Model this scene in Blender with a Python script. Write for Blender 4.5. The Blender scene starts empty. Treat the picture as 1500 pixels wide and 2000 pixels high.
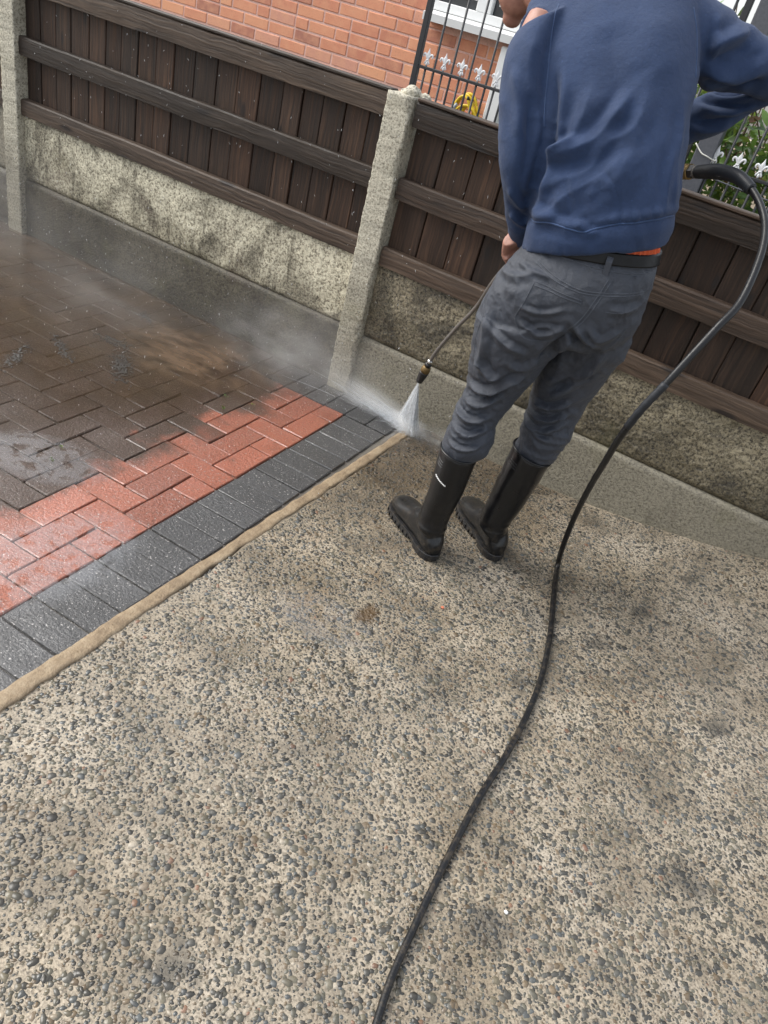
import bpy, bmesh, math, random
import numpy as np
from mathutils import Vector, Matrix, noise as mnoise
from mathutils.bvhtree import BVHTree

random.seed(7)
RNG = np.random.default_rng(11)
SC = bpy.context.scene
COL = SC.collection

# ------------------------------------------------------------------ camera
cam_d = bpy.data.cameras.new('camera')
cam = bpy.data.objects.new('camera', cam_d)
COL.objects.link(cam)
cam_d.sensor_fit = 'VERTICAL'
cam_d.sensor_height = 36.0
cam_d.sensor_width = 36.0
cam_d.lens = 25.99
cam_d.clip_start = 0.05
cam_d.clip_end = 2000
_r = Vector((0.8374, 0.4956, 0.2306)).normalized()
_f = Vector((-0.3053, 0.7740, -0.5546)).normalized()
_u = _r.cross(_f).normalized()
_r = _f.cross(_u).normalized()
cam.matrix_world = Matrix(((_r.x, _u.x, -_f.x, 0), (_r.y, _u.y, -_f.y, 0), (_r.z, _u.z, -_f.z, 1.431), (0, 0, 0, 1)))
SC.camera = cam

# ------------------------------------------------------------------ sky, sun, exposure
SUN_EL, SUN_AZ = math.radians(44), math.radians(-100)     # azimuth clockwise from +Y
world = bpy.data.worlds.new('World')
SC.world = world
world.use_nodes = True
wn = world.node_tree
wn.nodes.clear()
sky = wn.nodes.new('ShaderNodeTexSky')
sky.sky_type = 'NISHITA'
sky.sun_disc = False
sky.sun_elevation = SUN_EL
sky.sun_rotation = SUN_AZ
sky.air_density = 1.0
sky.dust_density = 4.0
sky.ozone_density = 1.0
hs = wn.nodes.new('ShaderNodeHueSaturation')
hs.inputs['Saturation'].default_value = 0.60
bg = wn.nodes.new('ShaderNodeBackground')
bg.inputs['Strength'].default_value = 0.15
wo = wn.nodes.new('ShaderNodeOutputWorld')
wn.links.new(sky.outputs[0], hs.inputs['Color'])
gm = wn.nodes.new('ShaderNodeGamma')                     # evens the dome out as a cloud layer does
gm.inputs['Gamma'].default_value = 0.45
wn.links.new(hs.outputs[0], gm.inputs['Color'])
wn.links.new(gm.outputs[0], bg.inputs['Color'])
wn.links.new(bg.outputs[0], wo.inputs['Surface'])
sun_d = bpy.data.lights.new('sun', 'SUN')
sun_d.energy = 0.9
sun_d.angle = math.radians(42)
sun_d.color = (1.0, 0.97, 0.92)
sun = bpy.data.objects.new('sun', sun_d)
COL.objects.link(sun)
_d = Vector((math.sin(SUN_AZ) * math.cos(SUN_EL), math.cos(SUN_AZ) * math.cos(SUN_EL), math.sin(SUN_EL)))
sun.rotation_euler = _d.to_track_quat('Z', 'Y').to_euler()
sun.location = (0, 0, 6)
vs = SC.view_settings
vs.view_transform = 'Standard'
vs.look = 'None'
vs.gamma = 1.0
vs.exposure = 2.2
vs.use_curve_mapping = False
SC.render.engine = 'CYCLES'
SC.cycles.use_denoising = True
SC.cycles.max_bounces = 10
SC.cycles.volume_bounces = 5
SC.cycles.transparent_max_bounces = 16
SC.cycles.volume_step_rate = 1.0
SC.cycles.volume_max_steps = 128


# ------------------------------------------------------------------ helpers: objects
def mesh(name, verts, faces, smooth=False):
    me = bpy.data.meshes.new(name)
    me.from_pydata([tuple(map(float, v)) for v in verts], [], [tuple(map(int, f)) for f in faces])
    if smooth:
        me.polygons.foreach_set('use_smooth', [True] * len(me.polygons))
    me.update()
    return me


def ob(name, me, mat=None, parent=None, loc=None, rot=None, kind=None, label=None, cat=None, group=None):
    o = bpy.data.objects.new(name, me)
    COL.objects.link(o)
    if mat is not None and me is not None and len(me.materials) == 0:
        me.materials.append(mat)
    if parent is not None:
        o.parent = parent
    if loc is not None:
        o.location = loc
    if rot is not None:
        o.rotation_euler = rot
    for k, v in (('kind', kind), ('label', label), ('category', cat), ('group', group)):
        if v:
            o[k] = v
    return o


def thing(name, label, cat, loc=(0, 0, 0), rot=(0, 0, 0), group=None):
    return ob(name, None, None, None, loc, rot, None, label, cat, group)


def cbox(sx, sy, sz, c=0.003, name='box'):
    """chamfered box centred on the origin"""
    v, idx = [], {}
    for x in (-1, 1):
        for y in (-1, 1):
            for z in (-1, 1):
                for a in range(3):
                    p = [x * sx / 2, y * sy / 2, z * sz / 2]
                    for b in range(3):
                        if b != a:
                            p[b] -= (x, y, z)[b] * c
                    idx[(x, y, z, a)] = len(v)
                    v.append(p)
    f = []
    for a in range(3):
        b, d = (a + 1) % 3, (a + 2) % 3
        for s in (-1, 1):
            q = []
            for tb, td in ((-1, -1), (1, -1), (1, 1), (-1, 1)):
                k = [0, 0, 0]
                k[a], k[b], k[d] = s, tb, td
                q.append(idx[(*k, a)])
            f.append(q if s > 0 else q[::-1])
    for a in range(3):                      # edges running along axis a
        b, d = (a + 1) % 3, (a + 2) % 3
        for sb in (-1, 1):
            for sd in (-1, 1):
                k0, k1 = [0, 0, 0], [0, 0, 0]
                k0[a], k1[a] = -1, 1
                k0[b] = k1[b] = sb
                k0[d] = k1[d] = sd
                q = [idx[(*k0, b)], idx[(*k1, b)], idx[(*k1, d)], idx[(*k0, d)]]
                f.append(q if sb * sd < 0 else q[::-1])
    for x in (-1, 1):
        for y in (-1, 1):
            for z in (-1, 1):
                q = [idx[(x, y, z, 0)], idx[(x, y, z, 1)], idx[(x, y, z, 2)]]
                f.append(q if x * y * z > 0 else q[::-1])
    me = mesh(name, v, f)
    bm = bmesh.new()
    bm.from_mesh(me)
    bmesh.ops.recalc_face_normals(bm, faces=bm.faces)
    bm.to_mesh(me)
    bm.free()
    return me


def catmull(P, n):
    P = np.asarray(P, float)
    k = len(P)
    t = np.linspace(0, k - 1, n)
    i = np.clip(t.astype(int), 0, k - 2)
    s = (t - i)[:, None]
    g = lambda j: P[np.clip(j, 0, k - 1)]
    p0, p1, p2, p3 = g(i - 1), g(i), g(i + 1), g(i + 2)
    return 0.5 * (2 * p1 + (p2 - p0) * s + (2 * p0 - 5 * p1 + 4 * p2 - p3) * s ** 2 + (3 * p1 - p0 - 3 * p2 + p3) * s ** 3)


def rings_to_mesh(R, cap=True, closed=True):
    """R: (rows, n, 3) -> verts, faces"""
    m, n, _ = R.shape
    v = R.reshape(-1, 3).tolist()
    f = []
    for i in range(m - 1):
        for j in range(n if closed else n - 1):
            j2 = (j + 1) % n
            f.append((i * n + j, i * n + j2, (i + 1) * n + j2, (i + 1) * n + j))
    if cap:
        for i, rev in ((0, True), (m - 1, False)):
            c = len(v)
            v.append(R[i].mean(0).tolist())
            for j in range(n):
                j2 = (j + 1) % n
                f.append((c, i * n + j2, i * n + j) if rev else (c, i * n + j, i * n + j2))
    return v, f


def loft(secs, rows=60, n=40, p=2.0, resample=True):
    """secs: (cx,cy,cz, hu,hz, b): lateral half vector (hu,0,hz), depth half axis b"""
    S = catmull(secs, rows) if resample else np.asarray(secs, float)
    t = np.linspace(0, 2 * math.pi, n, endpoint=False)
    ct, st = np.cos(t), np.sin(t)
    ct = np.sign(ct) * np.abs(ct) ** (2 / p)
    st = np.sign(st) * np.abs(st) ** (2 / p)
    R = np.zeros((len(S), n, 3))
    R[:, :, 0] = S[:, 0:1] + S[:, 3:4] * ct
    R[:, :, 1] = S[:, 1:2] + S[:, 5:6] * st
    R[:, :, 2] = S[:, 2:3] + S[:, 4:5] * ct
    return R


def tube(P, rad, n=12, rows=None, cap=True):
    P = np.asarray(P, float)
    rad = np.full(len(P), rad, float) if np.isscalar(rad) else np.asarray(rad, float)
    if rows:
        Q = catmull(np.c_[P, rad], rows)
        P, rad = Q[:, :3], Q[:, 3]
    T = np.gradient(P, axis=0)
    T /= np.linalg.norm(T, axis=1)[:, None] + 1e-12
    a = np.array([0, 0, 1.0]) if abs(T[0][2]) < 0.9 else np.array([1.0, 0, 0])
    N = np.cross(T[0], a)
    N /= np.linalg.norm(N)
    t = np.linspace(0, 2 * math.pi, n, endpoint=False)
    R = np.zeros((len(P), n, 3))
    for i in range(len(P)):
        N = N - T[i] * (N @ T[i])
        N /= np.linalg.norm(N) + 1e-12
        B = np.cross(T[i], N)
        R[i] = P[i] + rad[i] * (np.cos(t)[:, None] * N + np.sin(t)[:, None] * B)
    return rings_to_mesh(R, cap)


def merge(parts):
    V, F = [], []
    for v, f in parts:
        o = len(V)
        V += list(v)
        F += [tuple(i + o for i in q) for q in f]
    return V, F


def sphere(c, r, n=16, m=10):
    c, r = np.asarray(c, float), np.broadcast_to(np.asarray(r, float), (3,))
    ph = np.linspace(0.06, math.pi - 0.06, m)
    t = np.linspace(0, 2 * math.pi, n, endpoint=False)
    R = np.stack([np.outer(np.sin(ph), np.cos(t)), np.outer(np.sin(ph), np.sin(t)), np.outer(np.cos(ph), np.ones(n))], -1)
    return rings_to_mesh(R[::-1] * r + c)


def remesh(v, f, voxel, smooth=4, fac=0.5):
    me = mesh('tmp', v, f)
    o = bpy.data.objects.new('tmp', me)
    COL.objects.link(o)
    m = o.modifiers.new('r', 'REMESH')
    m.mode = 'VOXEL'
    m.voxel_size = voxel
    if smooth:
        s = o.modifiers.new('s', 'SMOOTH')
        s.iterations = smooth
        s.factor = fac
    dg = bpy.context.evaluated_depsgraph_get()
    out = bpy.data.meshes.new_from_object(o.evaluated_get(dg))
    bpy.data.objects.remove(o)
    bpy.data.meshes.remove(me)
    out.polygons.foreach_set('use_smooth', [True] * len(out.polygons))
    return out


def get_co(me):
    a = np.empty(len(me.vertices) * 3)
    me.vertices.foreach_get('co', a)
    return a.reshape(-1, 3)


def get_no(me):
    a = np.empty(len(me.vertices) * 3)
    me.vertices.foreach_get('normal', a)
    return a.reshape(-1, 3)


def set_co(me, co):
    me.vertices.foreach_set('co', np.ascontiguousarray(co, float).ravel())
    me.update()


def vnoise(P, seed=0):
    """cheap vectorised value noise in [-1,1]"""
    P = np.asarray(P, float)
    i = np.floor(P).astype(np.int64)
    f = P - i
    f = f * f * (3 - 2 * f)

    def h(ix, iy, iz):
        n = (ix * 374761393 + iy * 668265263 + iz * 2147483647 + seed * 974711) & 0xffffffff
        n = ((n ^ (n >> 13)) * 1274126177) & 0xffffffff
        n = n ^ (n >> 16)
        return (n & 0xffff) / 32767.5 - 1
    r = 0
    for dx in (0, 1):
        for dy in (0, 1):
            for dz in (0, 1):
                w = (f[:, 0] if dx else 1 - f[:, 0]) * (f[:, 1] if dy else 1 - f[:, 1]) * (f[:, 2] if dz else 1 - f[:, 2])
                r = r + w * h(i[:, 0] + dx, i[:, 1] + dy, i[:, 2] + dz)
    return r


def sstep(a, b, x):
    t = np.clip((np.asarray(x, float) - a) / (b - a), 0, 1)
    return t * t * (3 - 2 * t)


# ------------------------------------------------------------------ helpers: materials
class G:
    def __init__(s, name):
        s.m = bpy.data.materials.new(name)
        s.m.use_nodes = True
        s.t = s.m.node_tree
        s.t.nodes.clear()
        s.o = s.t.nodes.new('ShaderNodeOutputMaterial')
        s._p = None

    def n(s, typ, ins=None, **props):
        nd = s.t.nodes.new('ShaderNode' + typ)
        for k, v in props.items():
            setattr(nd, k, v)
        for k, v in (ins or {}).items():
            sk = nd.inputs[k]
            if isinstance(v, bpy.types.Node):
                v = v.outputs[0]
            if isinstance(v, bpy.types.NodeSocket):
                s.t.links.new(v, sk)
            else:
                if sk.type == 'RGBA' and len(v) == 3:
                    v = (*v, 1)
                sk.default_value = v
        return nd

    def pos(s):
        if s._p is None:
            s._p = s.n('NewGeometry').outputs['Position']
        return s._p

    def map(s, scale, vec=None, loc=(0, 0, 0), rot=(0, 0, 0)):
        return s.n('Mapping', {'Vector': vec or s.pos(), 'Scale': scale, 'Location': loc, 'Rotation': rot}).outputs[0]

    def noise(s, scale, detail=4, rough=0.55, vec=None, dist=0.0):
        return s.n('TexNoise', {'Vector': vec or s.pos(), 'Scale': scale, 'Detail': detail, 'Roughness': rough, 'Distortion': dist}).outputs[0]

    def vor(s, scale, vec=None, feature='F1', out=0):
        return s.n('TexVoronoi', {'Vector': vec or s.pos(), 'Scale': scale}, feature=feature).outputs[out]

    def mr(s, v, a, b, c=0.0, d=1.0):
        return s.n('MapRange', {'Value': v, 'From Min': a, 'From Max': b, 'To Min': c, 'To Max': d}).outputs[0]

    def ma(s, op, a, b=0.0):
        return s.n('Math', {0: a, 1: b}, operation=op).outputs[0]

    def mix(s, f, a, b, blend='MIX'):
        nd = s.n('Mix', {0: f, 6: a, 7: b}, data_type='RGBA', blend_type=blend)
        return nd.outputs[2]

    def ramp(s, f, stops):
        nd = s.n('ValToRGB', {0: f})
        e = nd.color_ramp.elements
        while len(e) > len(stops):
            e.remove(e[-1])
        while len(e) < len(stops):
            e.new(0.5)
        for k, (p, c) in enumerate(stops):
            e[k].position = p
            e[k].color = (*c, 1)
        return nd.outputs[0]

    def xyz(s, vec=None):
        nd = s.n('SeparateXYZ', {0: vec or s.pos()})
        return nd.outputs

    def rnd(s):
        return s.n('ObjectInfo').outputs['Random']

    def bump(s, h, strength=0.5, dist=0.005, normal=None):
        d = {'Height': h, 'Strength': strength, 'Distance': dist}
        if normal is not None:
            d['Normal'] = normal
        return s.n('Bump', d).outputs[0]

    def bsdf(s, **k):
        ins = {}
        nm = {'color': 'Base Color', 'rough': 'Roughness', 'metal': 'Metallic', 'normal': 'Normal', 'spec': 'Specular IOR Level', 'coat': 'Coat Weight',
              'coatr': 'Coat Roughness', 'sheen': 'Sheen Weight', 'sheenr': 'Sheen Roughness', 'alpha': 'Alpha', 'trans': 'Transmission Weight', 'ior': 'IOR',
              'sss': 'Subsurface Weight', 'sssr': 'Subsurface Radius', 'ssss': 'Subsurface Scale'}
        for a, v in k.items():
            ins[nm[a]] = v
        b = s.n('BsdfPrincipled', ins)
        s.t.links.new(b.outputs[0], s.o.inputs['Surface'])
        return s.m


def plain(name, color, rough=0.5, metal=0.0, nscale=60, var=0.25, bump=0.0, **k):
    g = G(name)
    nz = g.noise(nscale, 5)
    c2 = tuple(x * (1 - var) for x in color)
    col = g.mix(g.mr(nz, 0.3, 0.7), c2, color)
    if bump:
        k['normal'] = g.bump(nz, bump, 0.002)
    return g.bsdf(color=col, rough=g.mr(g.noise(nscale * 0.3), 0.3, 0.7, max(rough - .08, .02), min(rough + .08, 1)), metal=metal, **k)


# ------------------------------------------------------------------ materials of the setting
def wetness(g):
    d = g.n('VectorMath', {0: g.pos(), 1: (-0.85, 2.55, 0)}, operation='DISTANCE').outputs['Value']
    d = g.ma('ADD', d, g.ma('MULTIPLY', g.ma('SUBTRACT', g.noise(7, 4), 0.5), 0.5))
    soak = g.mr(d, 0.80, 0.30)
    wet = g.ma('MAXIMUM', g.mr(g.noise(2.2, 3), 0.42, 0.62), soak)
    return wet, soak


def drive_z(x, y):
    s = np.clip((np.asarray(x, float) + 0.55) / 1.0, 0, 1.6)
    return s * s * 0.19 * sstep(1.45, 2.68, y) / (1 + 0.35 * s)


def stains(g):
    """dark lichen stains with their own outlines"""
    m = g.mr(g.noise(3.6, 8, 0.75), 0.54, 0.74)
    w = g.noise(20, 7, 0.75)
    for x, y, r in ((0.033, 1.90, .055), (0.109, 2.13, .045), (0.21, 2.41, .05), (-0.08, 1.61, .05), (0.42, 1.80, .05), (-0.34, 0.50, .06), (0.10, 0.92, .07), (0.45, 1.30, .07)):
        d = g.n('VectorMath', {0: g.pos(), 1: (x, y, float(drive_z(x, y)))}, operation='DISTANCE').outputs['Value']
        d = g.ma('ADD', d, g.ma('MULTIPLY', g.ma('SUBTRACT', w, 0.5), 0.22))
        m = g.ma('MAXIMUM', m, g.mr(d, r * 0.95, r * 0.25, 0, 0.95))
    return m


def patches(g, col):
    """worn, browner and dirtier areas of the slab"""
    a = g.mr(g.noise(1.7, 6, 0.62), 0.42, 0.66, 0, 0.75)
    col = g.mix(a, col, g.mix(1.0, col, (0.80, 0.735, 0.625), 'MULTIPLY'))
    b = g.mr(g.noise(5.5, 6, 0.7, vec=g.map((1, 1, 1), loc=(4, 7, 0))), 0.50, 0.70, 0, 0.7)
    return g.mix(b, col, g.mix(1.0, col, (0.55, 0.53, 0.50), 'MULTIPLY'))


def brown_mark(g, col):
    p = g.n('VectorMath', {0: g.n('VectorMath', {0: g.pos(), 1: (-0.558, 1.512, 0)}, operation='SUBTRACT').outputs[0], 1: (1.0, 0.62, 1)}, operation='MULTIPLY').outputs[0]
    d = g.n('VectorMath', {0: p}, operation='LENGTH').outputs['Value']
    d = g.ma('ADD', d, g.ma('MULTIPLY', g.ma('SUBTRACT', g.noise(28, 4), 0.5), 0.03))
    return g.mix(g.mr(d, 0.036, 0.018, 0, 0.85), col, (0.075, 0.043, 0.016))


def m_concrete_slab():
    g = G('exposed_aggregate_matrix')
    a = g.noise(5, 5)
    b = g.noise(160, 4, 0.7)
    col = g.ramp(a, [(0.3, (0.19, 0.158, 0.115)), (0.5, (0.345, 0.295, 0.225)), (0.7, (0.46, 0.405, 0.325))])
    col = g.mix(g.mr(b, 0.42, 0.68), col, (0.09, 0.075, 0.055))
    col = patches(g, col)
    col = g.mix(g.ma('MULTIPLY', stains(g), 0.68), col, (0.035, 0.035, 0.03))
    wet, soak = wetness(g)
    col = g.mix(soak, col, g.mix(1.0, col, (0.42, 0.38, 0.33), 'MULTIPLY'))
    st = g.ma('MULTIPLY', g.mr(g.noise(6, 4), 0.5, 0.7), g.mr(g.n('VectorMath', {0: g.pos(), 1: (-0.68, 1.62, 0)}, operation='DISTANCE').outputs['Value'], 0.32, 0.05))
    col = g.mix(g.ma('MULTIPLY', st, 0.7), col, (0.20, 0.115, 0.045))
    col = brown_mark(g, col)
    return g.bsdf(color=col, rough=g.mr(wet, 0, 1, 0.62, 0.30), normal=g.bump(b, 0.6, 0.002), spec=0.5)


def m_pebbles():
    g = G('wet_pebble')
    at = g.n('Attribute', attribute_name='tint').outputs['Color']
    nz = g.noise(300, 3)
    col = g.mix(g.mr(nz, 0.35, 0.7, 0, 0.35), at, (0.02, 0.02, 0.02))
    col = patches(g, col)
    col = g.mix(g.ma('MULTIPLY', stains(g), 0.75), col, (0.018, 0.018, 0.017))
    wet, soak = wetness(g)
    col = g.mix(soak, col, g.mix(1.0, col, (0.6, 0.55, 0.5), 'MULTIPLY'))
    col = brown_mark(g, col)
    return g.bsdf(color=col, rough=g.mr(wet, 0, 1, 0.48, 0.24), normal=g.bump(nz, 0.25, 0.001))


def m_block(name, clean, dark, border=False):
    g = G(name)
    x, y, z = g.xyz()[0:3]
    r = g.rnd()
    sp = g.noise(170, 2, 0.55)
    grain = g.noise(120, 5, 0.75)
    base = g.mix(r, tuple(c * 0.72 for c in clean), tuple(c * 1.12 for c in clean))
    base = g.mix(g.mr(grain, 0.35, 0.7), g.mix(0.55, base, (0.02, 0.018, 0.016)), base)
    base = g.mix(g.mr(sp, 0.64, 0.71), base, (0.40, 0.38, 0.36))
    if not border:                                        # cleaned swath along the border, old grime beyond it
        e = g.ma('ADD', g.ma('MULTIPLY', g.ma('SUBTRACT', g.noise(8, 6, 0.65), 0.5), 0.42), g.ma('MULTIPLY', g.ma('SUBTRACT', r, 0.5), 0.10))
        dm = g.mr(g.ma('ADD', x, e), -1.50, -1.60)
        dm = g.ma('MAXIMUM', g.n('Clamp', {0: dm}).outputs[0], g.mr(g.noise(13, 6, 0.7), 0.56, 0.72, 0, 0.6))
        gr = g.mix(g.mr(grain, 0.3, 0.7), (0.018, 0.012, 0.008), (0.055, 0.036, 0.023))
        gr = g.mix(g.mr(sp, 0.64, 0.69), gr, (0.25, 0.22, 0.19))
        base = g.mix(g.ma('MULTIPLY', dm, 0.93), base, gr)
    cw = 1.0 if border else g.mr(dm, 0, 1, 1.0, 0.45)
    film = g.mr(g.noise(3.0, 3, 0.5), 0.38, 0.55)
    h = g.ma('ADD', g.ma('MULTIPLY', grain, 1.0), g.ma('MULTIPLY', g.noise(60, 3), 0.6))
    nrm = g.bump(h, g.mr(film, 0, 1, 1.0, 0.5), 0.005)
    wob = g.bump(g.ma('ADD', g.noise(55, 2, vec=g.map((1, 2.4, 1))), g.ma('MULTIPLY', grain, 0.8)), 0.5, 0.004)
    g.m['wet'] = 1
    b = g.n('BsdfPrincipled', {'Base Color': base, 'Roughness': g.mr(film, 0, 1, 0.46, 0.3), 'Normal': nrm, 'Coat Weight': g.ma('MULTIPLY', g.mr(film, 0, 1, 0.35, 0.95), cw),
                               'Coat Roughness': g.mr(film, 0, 1, 0.30, 0.14), 'Coat Normal': wob, 'Coat IOR': 1.5})
    g.t.links.new(b.outputs[0], g.o.inputs['Surface'])
    return g.m


def m_joint():
    g = G('wet_joint_sand')
    nz = g.noise(150, 4)
    col = g.mix(nz, (0.09, 0.08, 0.068), (0.21, 0.19, 0.165))
    return g.bsdf(color=col, rough=0.10, coat=1.0, coatr=0.05, normal=g.bump(nz, 0.25, 0.002))


def m_mortar_strip():
    g = G('cream_mortar')
    a = g.noise(11, 7, 0.75)
    b = g.noise(110, 5, 0.75)
    col = g.ramp(a, [(0.3, (0.12, 0.08, 0.045)), (0.5, (0.26, 0.19, 0.115)), (0.72, (0.38, 0.30, 0.20))])
    col = g.mix(g.mr(b, 0.6, 0.75), col, (0.14, 0.10, 0.06))
    return g.bsdf(color=col, rough=0.5, normal=g.bump(g.ma('ADD', b, g.noise(45, 5, 0.7)), 0.9, 0.006))


def m_gravel(name, pale, mid, dark, dmin, dmax, streak, wet=0.5, damp=None):
    g = G(name)
    x, y, z = g.xyz()[0:3]
    sp = g.noise(105, 4, 0.8)
    blot = g.noise(3.0, 8, 0.68, dist=0.9)
    st = g.noise(1, 5, 0.6, vec=g.map((22, 22, 2.2)))
    col = g.ramp(sp, [(0.36, dark), (0.47, mid), (0.56, pale)])
    dirt = g.ma('ADD', g.mr(blot, dmin, dmax), g.ma('MULTIPLY', g.mr(st, 0.55, 0.72), streak))
    dirt = g.ma('MINIMUM', dirt, 1.0)
    rustm = g.mr(g.noise(4.5, 4), 0.55, 0.72)
    dc = g.mix(rustm, dark, (0.11, 0.068, 0.05))
    dcs = g.mix(g.mr(sp, 0.42, 0.6), dc, g.mix(0.5, dark, mid))
    col = g.mix(g.ma('MULTIPLY', dirt, 0.92), col, dcs)
    if damp:                                              # rising damp with a ragged upper edge
        dm = g.mr(g.ma('ADD', z, g.ma('MULTIPLY', g.ma('SUBTRACT', g.noise(7, 5), 0.5), 0.5)), damp[0], damp[1], 0, damp[2])
        col = g.mix(dm, col, g.mix(1.0, col, (0.36, 0.34, 0.30), 'MULTIPLY'))
    green = g.mr(g.noise(6, 4), 0.56, 0.72)
    col = g.mix(g.ma('MULTIPLY', green, 0.2), col, (0.15, 0.14, 0.06))
    return g.bsdf(color=col, rough=g.mr(sp, 0.3, 0.7, wet - 0.12, wet + 0.15), normal=g.bump(sp, 0.9, 0.006))


def m_wood(name, c1, c2, c3, along, wet=0.45, knots=True):
    g = G(name)
    r = g.rnd()
    off = g.n('CombineXYZ', {0: g.ma('MULTIPLY', r, 13.0), 1: g.ma('MULTIPLY', r, 7.0), 2: g.ma('MULTIPLY', r, 5.0)}).outputs[0]
    p = g.n('VectorMath', {0: g.pos(), 1: off}, operation='ADD').outputs[0]
    sc = (110, 60, 3.5) if along == 'z' else (3.5, 60, 110)
    warp = g.noise(5, 3, vec=p)
    pw = g.n('VectorMath', {0: p, 1: g.n('CombineXYZ', {0: g.ma('MULTIPLY', warp, 0.03), 2: g.ma('MULTIPLY', warp, 0.03)}).outputs[0]}, operation='ADD').outputs[0]
    grain = g.noise(1, 5, 0.65, vec=g.map(sc, pw))
    broad = g.noise(1, 3, vec=g.map((8, 8, 1.6) if along == 'z' else (1.6, 8, 8), p))
    col = g.ramp(grain, [(0.28, c1), (0.5, c2), (0.72, c3)])
    col = g.mix(g.mr(r, 0.2, 1, 0.0, 0.75), col, g.mix(g.mr(grain, 0.35, 0.65), (0.020, 0.014, 0.011), (0.065, 0.044, 0.032)))
    col = g.mix(g.mr(broad, 0.45, 0.7, 0, 0.6), col, c1)
    col = g.mix(1.0, col, g.ramp(g.ma('FRACT', g.ma('MULTIPLY', r, 7.3)), [(0.0, (0.55, 0.52, 0.50)), (0.5, (1, 1, 1)), (1.0, (1.35, 1.22, 1.12))]), 'MULTIPLY')
    if knots:
        kd = g.vor(1, g.map((11, 11, 4.2) if along == 'z' else (3.0, 11, 11), pw))
        km = g.mr(kd, 0.17, 0.08)
        col = g.mix(g.ma('MULTIPLY', km, 0.8), col, (0.012, 0.010, 0.010))
    edge = g.noise(260, 2)
    return g.bsdf(color=col, rough=g.mr(grain, 0.3, 0.7, wet, wet + 0.25), spec=0.35, normal=g.bump(grain, 0.7, 0.005))


M_SLAB, M_PEB = m_concrete_slab(), m_pebbles()
M_RED = m_block('red_paving_block', (0.40, 0.115, 0.060), None)
M_CHAR = m_block('charcoal_paving_block', (0.058, 0.058, 0.060), None, True)
M_JOINT, M_CREAM = m_joint(), m_mortar_strip()
M_GB_PALE = m_gravel('lichened_pale_concrete', (0.82, 0.77, 0.59), (0.54, 0.49, 0.36), (0.07, 0.06, 0.04), 0.46, 0.60, 0.8, 0.6, (0.46, 0.27, 0.7))
M_GB_ROUGH = m_gravel('rough_cast_concrete', (0.37, 0.32, 0.215), (0.18, 0.152, 0.10), (0.030, 0.026, 0.019), 0.47, 0.62, 0.3, 0.34, (0.50, 0.27, 0.8))
M_GB_LOW = m_gravel('wet_smooth_concrete', (0.125, 0.11, 0.078), (0.078, 0.067, 0.047), (0.030, 0.025, 0.018), 0.47, 0.66, 0.5, 0.4, (0.22, -0.05, 0.8))
M_GB_CLEAN = m_gravel('grey_smooth_concrete', (0.27, 0.245, 0.185), (0.20, 0.18, 0.135), (0.09, 0.08, 0.06), 0.55, 0.72, 0.2, 0.42)
M_POST = m_gravel('weathered_post_concrete', (0.60, 0.565, 0.455), (0.42, 0.39, 0.305), (0.15, 0.135, 0.10), 0.56, 0.78, 0.3, 0.55, (0.62, 0.22, 0.7))
M_BOARD = m_wood('wet_brown_boards', (0.013, 0.008, 0.0055), (0.046, 0.026, 0.017), (0.115, 0.064, 0.038), 'z')
M_RAIL = m_wood('wet_grey_brown_rail', (0.024, 0.018, 0.014), (0.060, 0.045, 0.034), (0.12, 0.092, 0.070), 'x', 0.42, True)
M_EARTH = plain('dark_earth', (0.09, 0.08, 0.065), 0.8, nscale=6)

# ------------------------------------------------------------------ ground
ob('ground', mesh('ground', [(-300, -300, -0.16), (300, -300, -0.16), (300, 300, -0.16), (-300, 300, -0.16)], [(0, 1, 2, 3)]), M_EARTH, kind='structure')


# exposed-aggregate concrete driveway: cement sheet and the pebbles set in it
EDGE_X = -0.998
xs = np.r_[np.arange(EDGE_X, 1.6, 0.03), np.arange(1.6, 5.01, 0.4)]
ys = np.r_[np.arange(-6, -0.2, 0.5), np.arange(-0.2, 2.7, 0.03)]
X, Y = np.meshgrid(xs, ys)
X2 = X.copy()
X2[:, 0] += 0.006 * vnoise(np.c_[ys * 14, ys * 0, ys * 0], 3) + 0.004 * vnoise(np.c_[ys * 45, ys * 0, ys * 0], 5)
Zg = drive_z(X, Y) + 0.0025 * vnoise(np.c_[X.ravel() * 4, Y.ravel() * 4, X.ravel() * 0], 1).reshape(X.shape)
V = np.stack([X2, Y, Zg], -1).reshape(-1, 3)
nx = len(xs)
F = [(j * nx + i, j * nx + i + 1, (j + 1) * nx + i + 1, (j + 1) * nx + i) for j in range(len(ys) - 1) for i in range(nx - 1)]
drive = ob('concrete_driveway', mesh('concrete_driveway', V, F, True), M_SLAB, kind='structure')


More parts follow.
